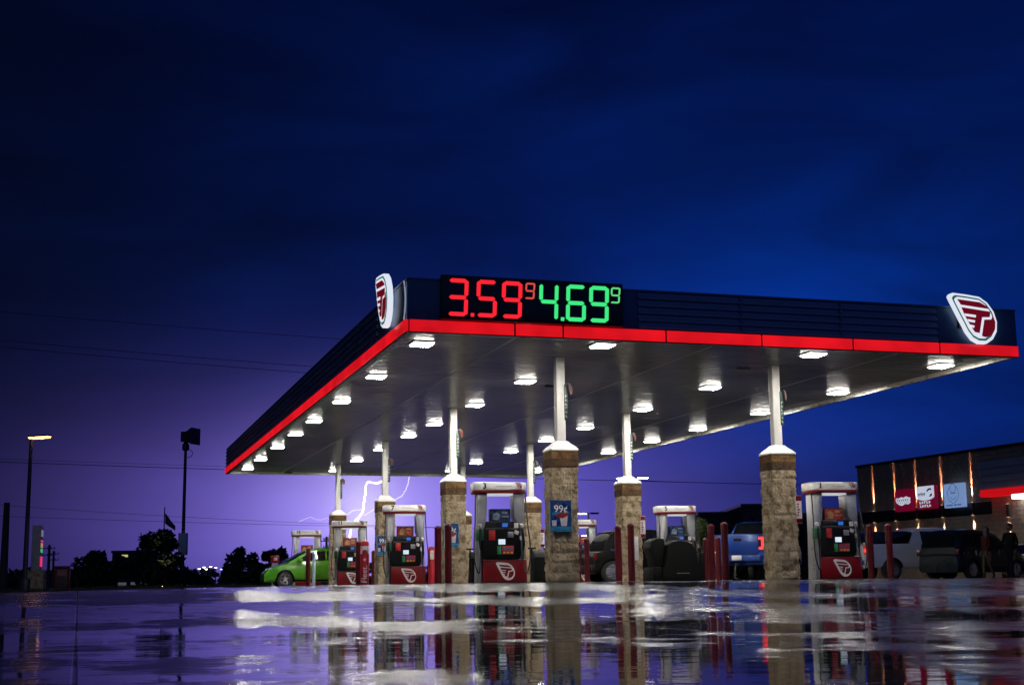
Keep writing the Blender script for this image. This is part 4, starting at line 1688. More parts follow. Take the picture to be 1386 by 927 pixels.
def brick_wall_mat():
    m = bpy.data.materials.new('store_brick')
    m.use_nodes = True
    nt = m.node_tree
    L = nt.links.new
    b = nt.nodes['Principled BSDF']
    tc = nd(nt, 'ShaderNodeTexCoord')
    sp = nd(nt, 'ShaderNodeSeparateXYZ')
    L(tc.outputs['Object'], sp.inputs[0])
    cb = nd(nt, 'ShaderNodeCombineXYZ')
    L(sp.outputs[0], cb.inputs[0])
    L(sp.outputs[2], cb.inputs[1])
    br = nd(nt, 'ShaderNodeTexBrick', Scale=1.0)
    br.inputs['Brick Width'].default_value = .41
    br.inputs['Row Height'].default_value = .20
    br.inputs['Mortar Size'].default_value = .012
    br.inputs['Color1'].default_value = (.46, .34, .23, 1)
    br.inputs['Color2'].default_value = (.40, .30, .20, 1)
    br.inputs['Mortar'].default_value = (.30, .24, .18, 1)
    L(cb.outputs[0], br.inputs['Vector'])
    n = nd(nt, 'ShaderNodeTexNoise', Scale=5., Detail=6., Roughness=.65)
    L(tc.outputs['Object'], n.inputs['Vector'])
    mx = nd(nt, 'ShaderNodeMix', _data_type='RGBA', _blend_type='OVERLAY')
    mx.inputs['Factor'].default_value = .5
    L(br.outputs['Color'], mx.inputs[6])
    L(n.outputs['Fac'], mx.inputs[7])
    L(mx.outputs[2], b.inputs['Base Color'])
    b.inputs['Roughness'].default_value = .85
    ad = nd(nt, 'ShaderNodeMath', _operation='MULTIPLY_ADD')
    ad.inputs[1].default_value = -.6
    L(br.outputs['Fac'], ad.inputs[0])
    L(n.outputs['Fac'], ad.inputs[2])
    bp = nd(nt, 'ShaderNodeBump', Strength=1., Distance=.07)
    L(ad.outputs[0], bp.inputs['Height'])
    L(bp.outputs[0], b.inputs['Normal'])
    return m


HS = fac(1168, 632)[1]
mb = MB()
y0, y1 = (0, 18) if SY > 0 else (-18, 0)
LB = 34.0
mb.box(0, LB, y0, y1, -.3, HS)
mb.build('wall', brick_wall_mat(), st)
mb = MB()
e_ = .06*SY
mb.box(-.06, LB, min(-.06*SY, y1 if SY < 0 else -.06), max(y1, .06) if SY > 0 else .06, HS, HS+.12)
mb.build('coping', dark_metal, st)
# dark band between the lamps
zb0 = fac(1175, 708)[1]
zb1 = fac(1175, 693)[1]
mb = MB()
xe = fac(1343, 690)[0]
yy = sorted((-.018*SY, -.002*SY))
mb.box(.15, xe, yy[0], yy[1], zb0, zb1)
mb.build('awning_band', M('band_black', (.012, .011, .012), .4), st, bevel=.01)
# entrance block with striped fascia
xg, zg1 = fac(1335, 627)
_, zg0 = fac(1338, 664)
mb = MB()
nr = 4
for k in range(nr):
    h_ = (zg1-zg0)/nr
    z_ = zg0+k*h_
    yy = sorted((-.55*SY, -.01*SY))
    mb.box(xg, xg+9, yy[0], yy[1], z_+.02, z_+h_*.62)
    yy = sorted((-.50*SY, -.012*SY))
    mb.box(xg+.02, xg+8.98, yy[0], yy[1], z_+h_*.62, z_+h_+.02)
mb.build('striped_fascia', M('fascia_grey', (.5, .5, .56), .45), st, flat=True)
mb = MB()
yy = sorted((-.60*SY, -.01*SY))
mb.box(xg+.15, xg+9, yy[0], yy[1], zg0-.31, zg0-.005)
mb.build('red_band', E('store_red_band', (1.0, .008, .014), .5, (.3, .005, .008)), st, bevel=.01)
mb = MB()
yy = sorted((-.52*SY, -.01*SY))
mb.box(xg+2.15, xg+9, yy[0], yy[1], zg0-.50, zg0-.32)
mb.build('door_light', E('door_light', (.8, .88, 1.0), 5.0, (.7, .7, .7)), st)
mb = MB()
yy = sorted((-.12*SY, -.005*SY))
mb.box(xg+3.0, xg+3.2, yy[0], yy[1], 0, zg0-.63)
mb.build('red_post', red_paint, st)
mb = MB()
mb.box(xg+3.3, xg+8.5, min(-.06*SY, -.004*SY), max(-.06*SY, -.004*SY), .1, zg0-.65)
mb.build('glass_door', glass_dark, st)
# wall lamps with real up and down spots
lampx = [fac(px, 698)[0] for px in (1184, 1213, 1242, 1277, 1318, 1366)]
zl = (zb0+zb1)/2
lam = None
wn = ['first', 'second', 'third', 'fourth', 'fifth', 'sixth']
for i, x in enumerate(lampx):
    P_ = Vector((A0.x, A0.y, -.02))+dirv*x+nrm*.062
    zz = zl+.0 if i < 5 else zg0-.98
    o = thing('wall_lamp', (P_.x, P_.y, zz), 'slim dark up and down wall lamp on the store, %s from the far corner' % wn[i], 'wall lamp', 'wall lamps on the store', SRZ)
    mb = MB()
    mb.box(-.06, .06, -.04, .04, -.29, .29)
    mb.build('housing', dark_metal, o, bevel=.01)
    mb = MB()
    mb.box(-.045, .045, -.03, .03, .29, .295)
    mb.box(-.045, .045, -.03, .03, -.295, -.29)
    mb.build('lens', E('wall_lamp_lens', (1, .6, .35), 3), o)
    for sgn in (1, -1):
        if i == 5 and sgn > 0:
            continue
        ld = bpy.data.lights.new('wall_spot', 'SPOT')
        ld.energy = 3400
        ld.color = (1.0, .46, .29)
        ld.spot_size = R(12.4)
        ld.spot_blend = .8
        ld.shadow_soft_size = .03
        lo = bpy.data.objects.new('wall_spot', ld)
        COL.objects.link(lo)
        lo.parent = o
        lo.location = (0, 0, sgn*.31)
        d = -nrm*.12+Vector((0, 0, sgn))
        lo.rotation_euler = (Matrix.Rotation(-SRZ, 3, 'Z') @ d.to_track_quat('-Z', 'Y').to_matrix()).to_euler()

# store signs (lit cabinets hung on the band)
def store_sign(px0, px1, py0, py1, label, kind):
    x0, z1 = fac(px0, py0)
    x1, _ = fac(px1, py0)
    _, z0 = fac(px0, py1)
    P_ = Vector((A0.x, A0.y, -.02))+dirv*(x0+.38)+nrm*.30
    s_ = thing('store_sign', (P_.x, P_.y, z0), label, 'sign', 'hanging signs on the store wall', SRZ+(0 if SY > 0 else PI))
    w, h = x1-x0, z1-z0
    sx = 1 if SY > 0 else -1
    def X(t_):
        return w*t_*sx
    def bxx(mb_, a, b_, c_, d_, y_, yb, m_=0):
        xs_ = sorted((X(a), X(b_)))
        mb_.box(xs_[0], xs_[1], y_, yb, c_*h, d_*h, m_)
    def poly(mb_, pts, y_, yb, m_=0):
        mb_.prism([(X(a), b_*h) for a, b_ in pts], 'y', y_, yb, m_)
    mar = E('sign_maroon', (.26, .003, .035), .42, (.2, .008, .03))
    wh = E('sign_pale', (.75, .82, 1.0), .62, (.7, .7, .7))
    bl_ = E('sign_ice', (.24, .38, .72), .62, (.4, .5, .6))
    drk = E('sign_ink', (.03, .03, .09), .3)
    ink2 = E('sign_ink_blue', (.08, .18, .42), .5)
    mb = MB()
    bxx(mb, 0, 1, 0, 1, -.12, .10)
    if kind == 0:
        mb.build('cabinet', mar, s_, bevel=.01)
        mb = MB()
        poly(mb, [(.06, .56), (.14, .64), (.26, .60), (.40, .66), (.55, .62), (.70, .68), (.84, .62), (.95, .60), (.92, .48), (.95, .38), (.80, .30), (.62, .34), (.45, .26), (.28, .30), (.12, .40), (.09, .48)], -.128, -.119)
        mb.build('word_cloud', wh, s_, flat=True)
        mb = MB()
        for k in range(6):
            a = .16+k*.12
            bxx(mb, a, a+.03, .46, .56, -.132, -.127)
            bxx(mb, a, a+.07, .50, .525, -.1325, -.127)
            bxx(mb, a+.05, a+.08, .36, .42, -.132, -.127)
        mb.build('lettering', M('ink_grey', (.2, .25, .3), .4), s_, flat=True)
    elif kind == 1:
        mb.build('cabinet', mar, s_, bevel=.01)
        mb = MB()
        poly(mb, [(0, 1), (1, 1), (1, .50), (.85, .42), (.6, .38), (.35, .38), (.12, .43), (0, .50)], -.128, -.119)
        mb.build('white_field', wh, s_, flat=True)
        mb = MB()
        for k in range(5):
            a = .10+k*.085
            bxx(mb, a, a+.035, .58, .72-.02*(k % 2), -.133, -.127)
            bxx(mb, a, a+.075, .64+.02*(k % 3), .675+.02*(k % 3), -.1335, -.127)
        poly(mb, [(.58, .80), (.72, .90), (.86, .88), (.86, .80), (.74, .82), (.62, .74)], -.133, -.127)
        poly(mb, [(.72, .54), (.80, .64), (.90, .66), (.88, .56), (.78, .52)], -.133, -.127)
        mb.build('lettering', drk, s_, flat=True)
        mb = MB()
        for row, zz in ((0, .24), (1, .08)):
            for k in range(5):
                a = .16+k*.13+.02*row
                bxx(mb, a, a+.04, zz, zz+.11, -.130, -.119)
                bxx(mb, a, a+.10, zz+.04*(k % 3), zz+.04*(k % 3)+.03, -.1305, -.119)
        mb.build('lower_lettering', wh, s_, flat=True)
    else:
        mb.build('cabinet', bl_, s_, bevel=.01)
        mb = MB()
        def ring(cx, cz, r_, a0, a1, t_=.012):
            n_ = 14
            for q_ in range(n_):
                t0 = a0+(a1-a0)*q_/n_
                t1 = a0+(a1-a0)*(q_+1)/n_
                poly(mb, [(cx+r_*math.cos(t0), cz+r_*math.sin(t0)*w/h), (cx+r_*math.cos(t1), cz+r_*math.sin(t1)*w/h), (cx+(r_-t_)*math.cos(t1), cz+(r_-t_)*math.sin(t1)*w/h), (cx+(r_-t_)*math.cos(t0), cz+(r_-t_)*math.sin(t0)*w/h)], -.127, -.119)
        ring(.5, .56, .30, R(-60), R(60), .02)
        ring(.5, .56, .30, R(120), R(240), .02)
        ring(.5, .80, .16, R(0), R(360), .02)
        ring(.5, .52, .16, R(200), R(340), .02)
        ring(.5, .36, .16, R(200), R(340), .02)
        bxx(mb, .35, .65, .58, .61, -.127, -.119)
        for a, b_ in ((.10, .45), (.50, .66), (.70, .90)):
            bxx(mb, a, b_, .07, .13, -.127, -.119)
        mb.build('line_drawing', ink2, s_, flat=True)
    mb = MB()
    bxx(mb, .2, .8, .45, .60, .101, .24)
    mb.build('bracket', dark_metal, s_)
    return s_


store_sign(1213.5, 1236, 665, 694, 'maroon lit sign with a white ragged word cloud, left of three', 0)
store_sign(1243, 1267, 660.5, 691, 'lit sign half white and half maroon, middle of three', 1)
store_sign(1279.5, 1305, 657, 689, 'pale ice blue lit sign with thin line drawing, right of three', 2)

# ------------------------------------------------------------------ street furniture
def arm_lamp(px, py_head, Y, label, heads, mat, scale=1., pole_r=.09):
    q_ = at(px, py_head, Y)
    z0_ = ground_z(q_.x, q_.y)-.05
    h = q_.z-z0_
    s_ = thing('street_lamp', (q_.x, q_.y, z0_), label, 'street lamp', 'lamps on the parking lot')
    mb = MB()
    mb.tube([(0, 0, 0), (0, 0, h-.05)], [pole_r*1.25, pole_r*.8], 12)
    mb.lathe([(pole_r*2.6, 0), (pole_r*2.6, .7), (pole_r*2.2, .75)], (0, 0, 0), 14)
    mb.build('pole', dark_metal, s_)
    for (dx, dy, lit) in heads:
        mb = MB()
        ln = .75*scale
        d_ = Vector((dx, dy, 0))
        ctr = d_*ln
        a_ = math.atan2(dy, dx)
        mb.box(-.42*scale, .42*scale, -.17*scale, .17*scale, -.01, .07*scale)
        hd_ = mb.build('lamp_head', dark_metal, s_, (ctr.x, ctr.y, h-.02), a_, bevel=.015)
        mb = MB()
        mb.frustum(0, 0, -.09*scale, .34*scale, .13*scale, -.012, .39*scale, .15*scale)
        mb.build('lens', mat if lit else glass_dark, hd_)
        mb = MB()
        mb.tube([(0, 0, h-.01), (ctr.x*.55, ctr.y*.55, h+.03)], .04*scale, 8)
        mb.build('arm', dark_metal, s_)
    return s_


arm_lamp(42.5, 591, 73, 'tall lit double-head lamp post at the far left', [(.35, 0, 1), (.94, -.35, 1)], lamp_warm, 1.0, .11)
arm_lamp(856, 646, 118, 'double-head parking lamp glowing either side of a column pole', [(-1, .1, 1), (1, -.1, 1)], lamp_cool, 1.15, .10)
arm_lamp(796.5, 694, 170, 'parking lamp with one lit head above the black SUV', [(-.75, 0, 1), (.75, .2, 0)], lamp_cool, 1.3, .12)
arm_lamp(797, 724, 240, 'smaller distant parking lamp below the other one', [(-.6, 0, 1), (.6, .2, 0)], lamp_cool, 1.4, .14)
arm_lamp(737, 739, 170, 'small bright lamp between the nearest column and the one behind', [(.2, -.2, 1)], lamp_cool, 1.1, .10)
fl = [(269.5, 769, 260), (276, 767, 270), (279, 769.5, 255), (285, 766, 280), (292, 767.5, 300)]
fn = ['leftmost', 'second', 'third', 'fourth', 'last']
for (x, y, Y), n_ in zip(fl, fn):
    arm_lamp(x, y, Y, 'tiny distant white lamp, %s of the cluster left of the canopy' % n_, [(.1, -.3, 1)], lamp_cool, 1.2, .12)
arm_lamp(299.5, 769.5, 210, 'tiny distant blue-white lamp beside the rounded tree', [(.1, -.3, 1)], E('far_lamp_blue', (.25, .5, 1.0), 10), 1.0, .12)
arm_lamp(267, 783.5, 180, 'low distant white lamp behind the shrubs left of the canopy', [(.1, -.3, 1)], lamp_cool, .9, .08)
arm_lamp(201.5, 770, 190, 'tiny distant lamp under the left tree branches', [(.1, -.3, 1)], lamp_cool, .9, .10)

# warning siren pole
q = at(251.5, 600, 118)
z0 = ground_z(q.x, q.y)
s = thing('siren_pole', (q.x, q.y, z0), 'tall dark pole carrying a square horn siren', 'siren', rz=0)
h = q.z-z0
mb = MB()
mb.tube([(0, 0, 0), (0, 0, h)], [.17, .12], 12)
mb.build('pole', dark_metal, s)
mb = MB()
mb.lathe([(.22, h-.6), (.30, h-.5), (.30, h-.15), (.16, h+.1)], (0, 0, 0), 12)
mb.build('rotor', dark_metal, s)
mb = MB()
vs = []
for x, a in ((-.25, .42), (.25, .42), (.45, .50), (.95, .70)):
    vs += [(x, -a, h+.55-a), (x, a, h+.55-a), (x, a, h+.55+a), (x, -a, h+.55+a)]
fs = [(3, 2, 1, 0), (12, 13, 14, 15)]+[(j*4+i, j*4+(i+1) % 4, (j+1)*4+(i+1) % 4, (j+1)*4+i) for j in range(3) for i in range(4)]
mb.add(vs, fs)
mb.build('horn', M('horn_dark', (.03, .04, .05), .5), s, rz=R(-20))
mb = MB()
pp = [(.15+.45*math.sin(t_*PI/8), 0, h-.5-.35*(1-math.cos(t_*PI/8))) for t_ in range(9)]
mb.tube(pp, .03, 6)
mb.build('conduit', dark_metal, s)
mb = MB()
mb.box(-.35, .35, -.3, .3, 2.8, 4.6)
mb.build('control_box', M('box_grey'), s, bevel=.03)

# wooden pole at far left, more distant poles
def util_pole(px, py_top, Y, label, r=.14, arms=True, h2=None):
    q_ = at(px, py_top, Y)
    z_ = ground_z(q_.x, q_.y)
    h_ = q_.z-z_
    s_ = thing('utility_pole', (q_.x, q_.y, z_), label, 'utility pole', 'utility poles')
    mb = MB()
    mb.tube([(0, 0, -.3), (0, 0, h_)], [r*1.2, r*.8], 10)
    mb.build('pole', wood, s_)
    if arms:
        mb = MB()
        for zz in (h_-.5, h_-1.4):
            mb.box(-.8, .8, -.05, .05, zz-.05, zz+.05)
        mb.build('crossarm', wood, s_)
        mb = MB()
        for zz in (h_-.44, h_-1.34):
            for x in (-.7, -.25, .25, .7):
                mb.lathe([(.05, zz), (.07, zz+.1), (.03, zz+.2)], (x, 0, 0), 8)
        mb.build('insulators', M('insulator', (.15, .15, .16), .3), s_)
    return s_


util_pole(9.5, 680, 95, 'thick bare wooden pole at the far left edge', .24, False)
util_pole(67, 737, 190, 'distant utility pole just right of the price pylon', .20)
util_pole(73, 745, 215, 'thinner distant utility pole beside another, right of the price pylon', .18)
util_pole(442, 726, 160, 'distant dark utility pole beside the farthest left column', .16)
util_pole(446.5, 724, 168, 'second distant utility pole close to the farthest left column', .16)

# power lines: straight-ish sagging spans that run far past the frame
def wire(p_a, p_b, label, Y, r=.03, sag=1.0):
    A_, B_ = at(*p_a, Y[0]), at(*p_b, Y[1])
    mb = MB()
    pts = []
    for i in range(33):
        t_ = i/32
        P_ = A_.lerp(B_, t_)
        P_.z -= sag*4*t_*(1-t_)
        pts.append(P_)
    mb.tube(pts, r, 6)
    o = mb.build('power_line', cable_m)
    tag(o, label, 'power line', 'power lines across the storm sky')


wire((-160, 407), (760, 478), 'topmost thin power line left of the canopy', (120, 128), .022, .3)
wire((-160, 445), (760, 519), 'upper line of the middle pair of power lines', (120, 128), .024, .3)
wire((-160, 454), (760, 528), 'lower line of the middle pair of power lines', (120, 128), .024, .3)
wire((-160, 619), (1300, 660), 'dark power line passing just under the canopy rear edge', (150, 150), .035, .3)
wire((-160, 614), (760, 640), 'faint power line above the thicker one near the siren', (150, 150), .016, .3)
wire((-160, 670), (620, 714), 'upper of two low power lines at the far left', (150, 150), .018, .5)
wire((-160, 692), (760, 716), 'lowest power line crossing behind the pumps', (150, 150), .020, .3)
wire((860, 650), (1600, 660), 'thin power line in the blue sky right of the canopy', (150, 150), .020, .3)

# price pylon with stone base
q = at(48, 797, 76)
s = thing('price_pylon', (q.x, q.y, ground_z(q.x, q.y)), 'narrow grey price pylon on a stone base at the far left', 'pylon sign', rz=R(104))
mb = MB()
mb.box(-1.0, 1.0, -.45, .45, 0, 1.15)
mb.build('stone_base', stone_m, s, bevel=.03)
mb = MB()
mb.box(-.85, .85, -.22, .22, 1.15, 3.5)
mb.build('cabinet', M('pylon_grey', (.32, .33, .36), .5), s, bevel=.03)
for nm, z0, z1, mt in (('red_price', 1.3, 1.9, E('pylon_red', (1, .03, .12), .8)), ('green_price', 2.05, 2.3, E('pylon_green', (.05, .8, .25), .5)), ('amber_price', 2.3, 2.62, E('pylon_amber', (.8, .35, .12), .5)), ('top_price', 2.62, 2.76, E('pylon_red'
, (1, .03, .12), .8)), ('logo_panel', 2.9, 3.3, E('pylon_logo', (.5, .45, .6), .25))):
    mb = MB()
    for x0 in (-.7, -.22, .28):
        mb.box(x0, x0+.38, -.232, -.219, z0+.03, z1-.03)
    mb.build(nm, mt, s, flat=True)

# red kiosk
q = at(83.5, 797, 80)
s = thing('vending_kiosk', (q.x, q.y, ground_z(q.x, q.y)), 'red framed vending kiosk far left beside the dark trees', 'kiosk', rz=.25)
mb = MB()
mb.box(-.36, .36, -.3, .3, 0, 1.35)
mb.build('cabinet', M('kiosk_dark', (.05, .04, .035), .5), s, bevel=.01)
mb = MB()
mb.box(-.42, -.30, -.34, .3, 0, 1.40)
mb.box(.30, .42, -.34, .3, 0, 1.40)
mb.box(-.298, .298, -.34, .3, 1.26, 1.40)
mb.build('frame', red_paint, s, bevel=.01)
mb = MB()
mb.box(-.26, .26, -.315, -.30, .85, 1.2)
mb.build('panel', M('kiosk_panel', (.28, .16, .12), .4, var=.3, scale=8), s)

# red topped post beyond the green car
q = at(371.5, 797, 66)
s = thing('air_pump_post', (q.x, q.y, ground_z(q.x, q.y)), 'grey post with small red cap sign beyond the green car bonnet', 'air pump', rz=.1)
mb = MB()
mb.box(-.14, .14, -.12, .12, 0, 1.12)
mb.build('post', M('box_grey'), s, bevel=.02)
mb = MB()
mb.box(-.19, .19, -.15, .15, 1.12, 1.46)
mb.build('cap_sign', M('cap_red'), s, bevel=.03)
mb = MB()
mb.box(-.05, .12, -.158, -.149, 1.22, 1.34)
mb.build('patch', M('decal_white'), s)

# flag
q = at(223, 686, 135)
z0 = ground_z(q.x, q.y)
s = thing('flagpole', (q.x, q.y, z0), 'thin flagpole with drooping dark flag above the left tree', 'flagpole')
mb = MB()
mb.tube([(0, 0, 0), (0, 0, q.z-z0)], [.08, .05], 8)
mb.build('pole', dark_metal, s)
mb = MB()
n_, m_ = 14, 7
T_ = q.z-z0
vs = []
for i in range(n_+1):
    t_ = i/n_
    for j in range(m_+1):
        w_ = j/m_
        x = .05+1.0*t_
        z = T_-.55-1.25*t_-1.0*w_*(1-.55*t_)
        vs.append((x, .12*math.sin(t_*7+w_*2), z))
fs = [(i*(m_+1)+j, (i+1)*(m_+1)+j, (i+1)*(m_+1)+j+1, i*(m_+1)+j+1) for i in range(n_) for j in range(m_)]
mb.add(vs, fs)
fo = mb.build('flag', M('flag_cloth', (.05, .045, .09), .8), s)
fo.modifiers.new('solid', 'SOLIDIFY').thickness = .01

# ------------------------------------------------------------------ trees
def tree(px, py_top, Y, width, label, mat=leaf_dark, nleaf=2600, trunk_h=.28, leafs=.30, lit=False, cone=False, seed=1, gap=.0):
    rnd = random.Random(seed)
    q_ = at(px, py_top, Y)
    z_ = ground_z(q_.x, q_.y)
    H = q_.z-z_
    s_ = thing('tree', (q_.x, q_.y, z_-.1), label, 'tree', 'trees around the lot')
    mb = MB()
    th = H*trunk_h
    rt_ = max(.12, H*.028)
    mb.tube([(0, 0, 0), (.04*H*.2, 0, th*.6), (0, .05, th*1.3), (.1, 0, H*.75)], [rt_*1.3, rt_, rt_*.8, rt_*.2], 9)
    cl = []
    nc = 26
    for i in range(nc):
        a = rnd.uniform(0, 2*PI)
        if cone:
            t_ = rnd.random()**1.4
            zz = th+(H-th)*t_
            rr = width/2*(1-t_)*rnd.uniform(.3, .95)
            cr = width*.14*(1.25-t_)
        else:
            t_ = rnd.uniform(.02, 1)
            env = math.sin(PI*min(1, .20+.80*t_*.93))**.55
            zz = th*.9+(H-th*.9)*t_*.92
            rr = width/2*env*math.sqrt(rnd.random())*.82
            cr = width*rnd.uniform(.11, .17)
        cl.append((Vector((rr*math.cos(a), rr*math.sin(a), zz-.3*cr)), cr))
    for c_, cr in cl[::2]:
        z_s = th*rnd.uniform(.7, 1.25)
        mid = Vector((c_.x*.45, c_.y*.45, (z_s+c_.z)/2+.1))
        mb.tube([(0, 0, z_s), mid, c_], [rt_*.45, rt_*.3, rt_*.1], 6)
    mb.build('trunk', bark, s_)
    mb = MB()
    for i in range(nleaf):
        c_, cr = cl[rnd.randrange(nc)]
        d = Vector((rnd.gauss(0, 1), rnd.gauss(0, 1), rnd.gauss(0, .8))).normalized()*cr*rnd.random()**.45
        P_ = c_+d
        if P_.z > H:
            P_.z = H-rnd.random()*.2
        sz = leafs*rnd.uniform(.5, 1.2)
        a1 = Vector((rnd.gauss(0, 1), rnd.gauss(0, 1), rnd.gauss(0, .7))).normalized()
        a2 = a1.cross(Vector((rnd.gauss(0, 1), rnd.gauss(0, 1), rnd.gauss(0, 1)))).normalized()
        mb.add([P_-a1*sz*.5, P_+a2*sz*.28, P_+a1*sz*.5, P_-a2*sz*.28], [(0, 1, 2, 3)])
    mb.build('crown', mat, s_, flat=True)
    return s_


tree(216, 715, 112, 4.9, 'largest dark rounded tree at left, below the flag, beside the siren pole', nleaf=5200, seed=3, leafs=.42, trunk_h=.22)
tree(128, 744, 118, 4.2, 'dark bushy tree left of the largest one, before a lit window', nleaf=4200, seed=5, leafs=.42, trunk_h=.15)
tree(168, 748, 130, 4.0, 'dark low tree between two larger trees at left', nleaf=3600, seed=6, leafs=.42, trunk_h=.12)
tree(106, 766, 116, 3.0, 'low dark bush-like tree right of the red kiosk', nleaf=2600, seed=8, leafs=.4, trunk_h=.1)
tree(326, 738, 100, 3.0, 'rounded dark tree just left of the canopy, ahead of the green car', nleaf=3800, seed=9, leafs=.34, trunk_h=.25)
tree(374, 737, 98, 2.7, 'rounded dark tree behind the green hatchback bonnet', nleaf=3600, seed=10, leafs=.34, trunk_h=.22)
tree(350, 762, 99, 2.6, 'small dark tree filling the gap between two rounded trees', nleaf=2200, seed=12, leafs=.34, trunk_h=.1)
tree(275, 776, 120, 2.8, 'low dark shrub-like tree below the distant white lamps', nleaf=1800, seed=13, leafs=.36, trunk_h=.08)
tree(245, 762, 118, 2.8, 'dark tree at the foot of the siren pole', nleaf=2200, seed=14, leafs=.36, trunk_h=.1)
tree(16, 775, 98, 2.0, 'small dark bush at the foot of the thick wooden pole', nleaf=1400, seed=15, leafs=.3, trunk_h=.08)
tree(33, 770, 90, 1.8, 'dark shrub at the left side of the price pylon base', nleaf=1200, seed=16, leafs=.3, trunk_h=.08)
tree(458, 738, 120, 1.9, 'small dark tree glimpsed behind pump 11', nleaf=1400, seed=18, leafs=.3)
tree(944, 688, 57, 3.1, 'loose green conifer right of pump 5', mat=M('leaf_conifer', (.075, .11, .03), .6, var=.4, scale=1.2), nleaf=3400, seed=19, leafs=.28, trunk_h=.05, cone=True)
tree(1012, 700, 96, 5.2, 'broad dark tree behind the blue pickup', nleaf=3800, seed=20, leafs=.42, trunk_h=.1)
tree(1060, 694, 100, 5.0, 'broad dark tree behind the right stone column', nleaf=3600, seed=21, leafs=.42, trunk_h=.1)
tree(880, 716, 92, 3.4, 'low dark tree between the utility box column and pump 5', nleaf=2200, seed=22, leafs=.36, trunk_h=.1)

# uplight at the foot of the largest tree
q = at(219, 795, 109)
s = thing('ground_uplight', (q.x, q.y, ground_z(q.x, q.y)), 'small warm uplight at the foot of the largest left tree', 'uplight')
mb = MB()
mb.lathe([(.12, 0), (.14, .15), (.16, .22), (.12, .23)], (0, 0, 0), 12)
mb.build('housing', dark_metal, s)
mb = MB()
mb.lathe([(.11, .231), (.10, .25)], (0, 0, 0), 12)
mb.build('lens', E('uplight_lens', (1, .8, .35), 14), s)
ld = bpy.data.lights.new('uplight_spot', 'SPOT')
ld.energy = 260
ld.color = (1, .82, .5)
ld.spot_size = R(50)
ld.shadow_soft_size = .05
lo = bpy.data.objects.new('uplight_spot', ld)
COL.objects.link(lo)
lo.parent = s
lo.location = (0, 0, .28)
lo.rotation_euler = (R(180-20), 0, 0)

# distant buildings
def far_building(px0, px1, py, Y, depth, label, windows, seed):
    A_, B_ = at(px0, py, Y), at(px1, py, Y)
    z_ = ground_z(A_.x, A_.y)
    s_ = thing('distant_building', (A_.x, A_.y, z_-.2), label, 'building', 'far dark buildings')
    w, h = B_.x-A_.x, (A_.z+B_.z)/2-z_+.2
    mb = MB()
    mb.box(0, w, 0, depth, 0, h)
    mb.build('wall', M('far_wall', (.03, .03, .033), .8), s_)
    mb = MB()
    mb.box(-.1, w+.1, -.12, depth+.1, h, h+.25)
    mb.build('roof', dark_metal, s_)
    for (x0, x1, y0, y1, cidx) in windows:
        a_, b_ = at(x0, y0, Y), at(x1, y1, Y)
        mb = MB()
        mb.box(a_.x-A_.x, b_.x-A_.x, -.04, .02, b_.z-z_+.2, a_.z-z_+.2)
        mb.build('window', [E('far_window_warm', (1, .85, .4), .55), E('far_window_cool', (.8, .9, 1), .5), E('far_window_grey', (.35, .4, .5), .16)][cidx], s_)
    return s_


far_building(152, 186, 748, 150, 12, 'dark building with one small yellow lit window behind left trees', [(164.5, 173, 750.5, 753.5, 0), (162, 165.5, 761, 764, 1), (161.5, 165.5, 774.5, 777.5, 1)], 1)
far_building(158, 206, 786, 125, 6, 'low wide dark building with a pale glazed strip behind left trees', [(160, 171, 788, 792, 2), (177, 201, 787.5, 791, 2)], 2)
far_building(1004, 1078, 685, 128, 14, 'dark flat-roofed building behind the blue pickup', [], 3)
far_building(946, 1006, 696, 132, 14, 'lower dark flat-roofed building right of the conifer', [], 4)
far_building(1078, 1172, 697, 130, 14, 'dark building between the right column and the store', [], 5)
far_building(796, 882, 737, 140, 10, 'very low dark building behind the black SUV', [], 6)
# tree-line far away, reads as one mass
mb = MB()
rnd = random.Random(44)
for i in range(5200):
    x = rnd.uniform(-330, 380)
    y = 420+rnd.uniform(-15, 15)
    hmax = 6.0+2.6*noise.noise(Vector((x*.03, 0, 0)))+1.6*noise.noise(Vector((x*.15, 3, 0)))
    z = ground_z(x, y)+hmax*rnd.random()
    sz = rnd.uniform(1.2, 2.4)
    a1 = Vector((rnd.gauss(0, 1), rnd.gauss(0, 1), rnd.gauss(0, .7))).normalized()
    a2 = a1.cross(Vector((rnd.gauss(0, 1), rnd.gauss(0, 1), rnd.gauss(0, 1)))).normalized()
    P_ = Vector((x, y, z))
    mb.add([P_-a1*sz, P_+a2*sz*.7, P_+a1*sz, P_-a2*sz*.7], [(0, 1, 2, 3)])
tag(mb.build('treeline', leaf_dark, flat=True), 'low black tree line along the horizon', 'trees', kind='stuff')

# ------------------------------------------------------------------ lightning
YB = 1400
bolt_m = E('lightning_glow', (.95, .88, 1.0), 3.0, (.1, .1, .1))
bolt_s = E('lightning_faint', (.86, .78, 1.0), 1.15, (.1, .1, .1))
bolt_f = E('lightning_thin', (.66, .56, 1.0), 1.0, (.1, .1, .1))
lb = thing('lightning_bolt', at(494, 660, YB), 'bright white forked lightning bolt behind the left columns', 'lightning')


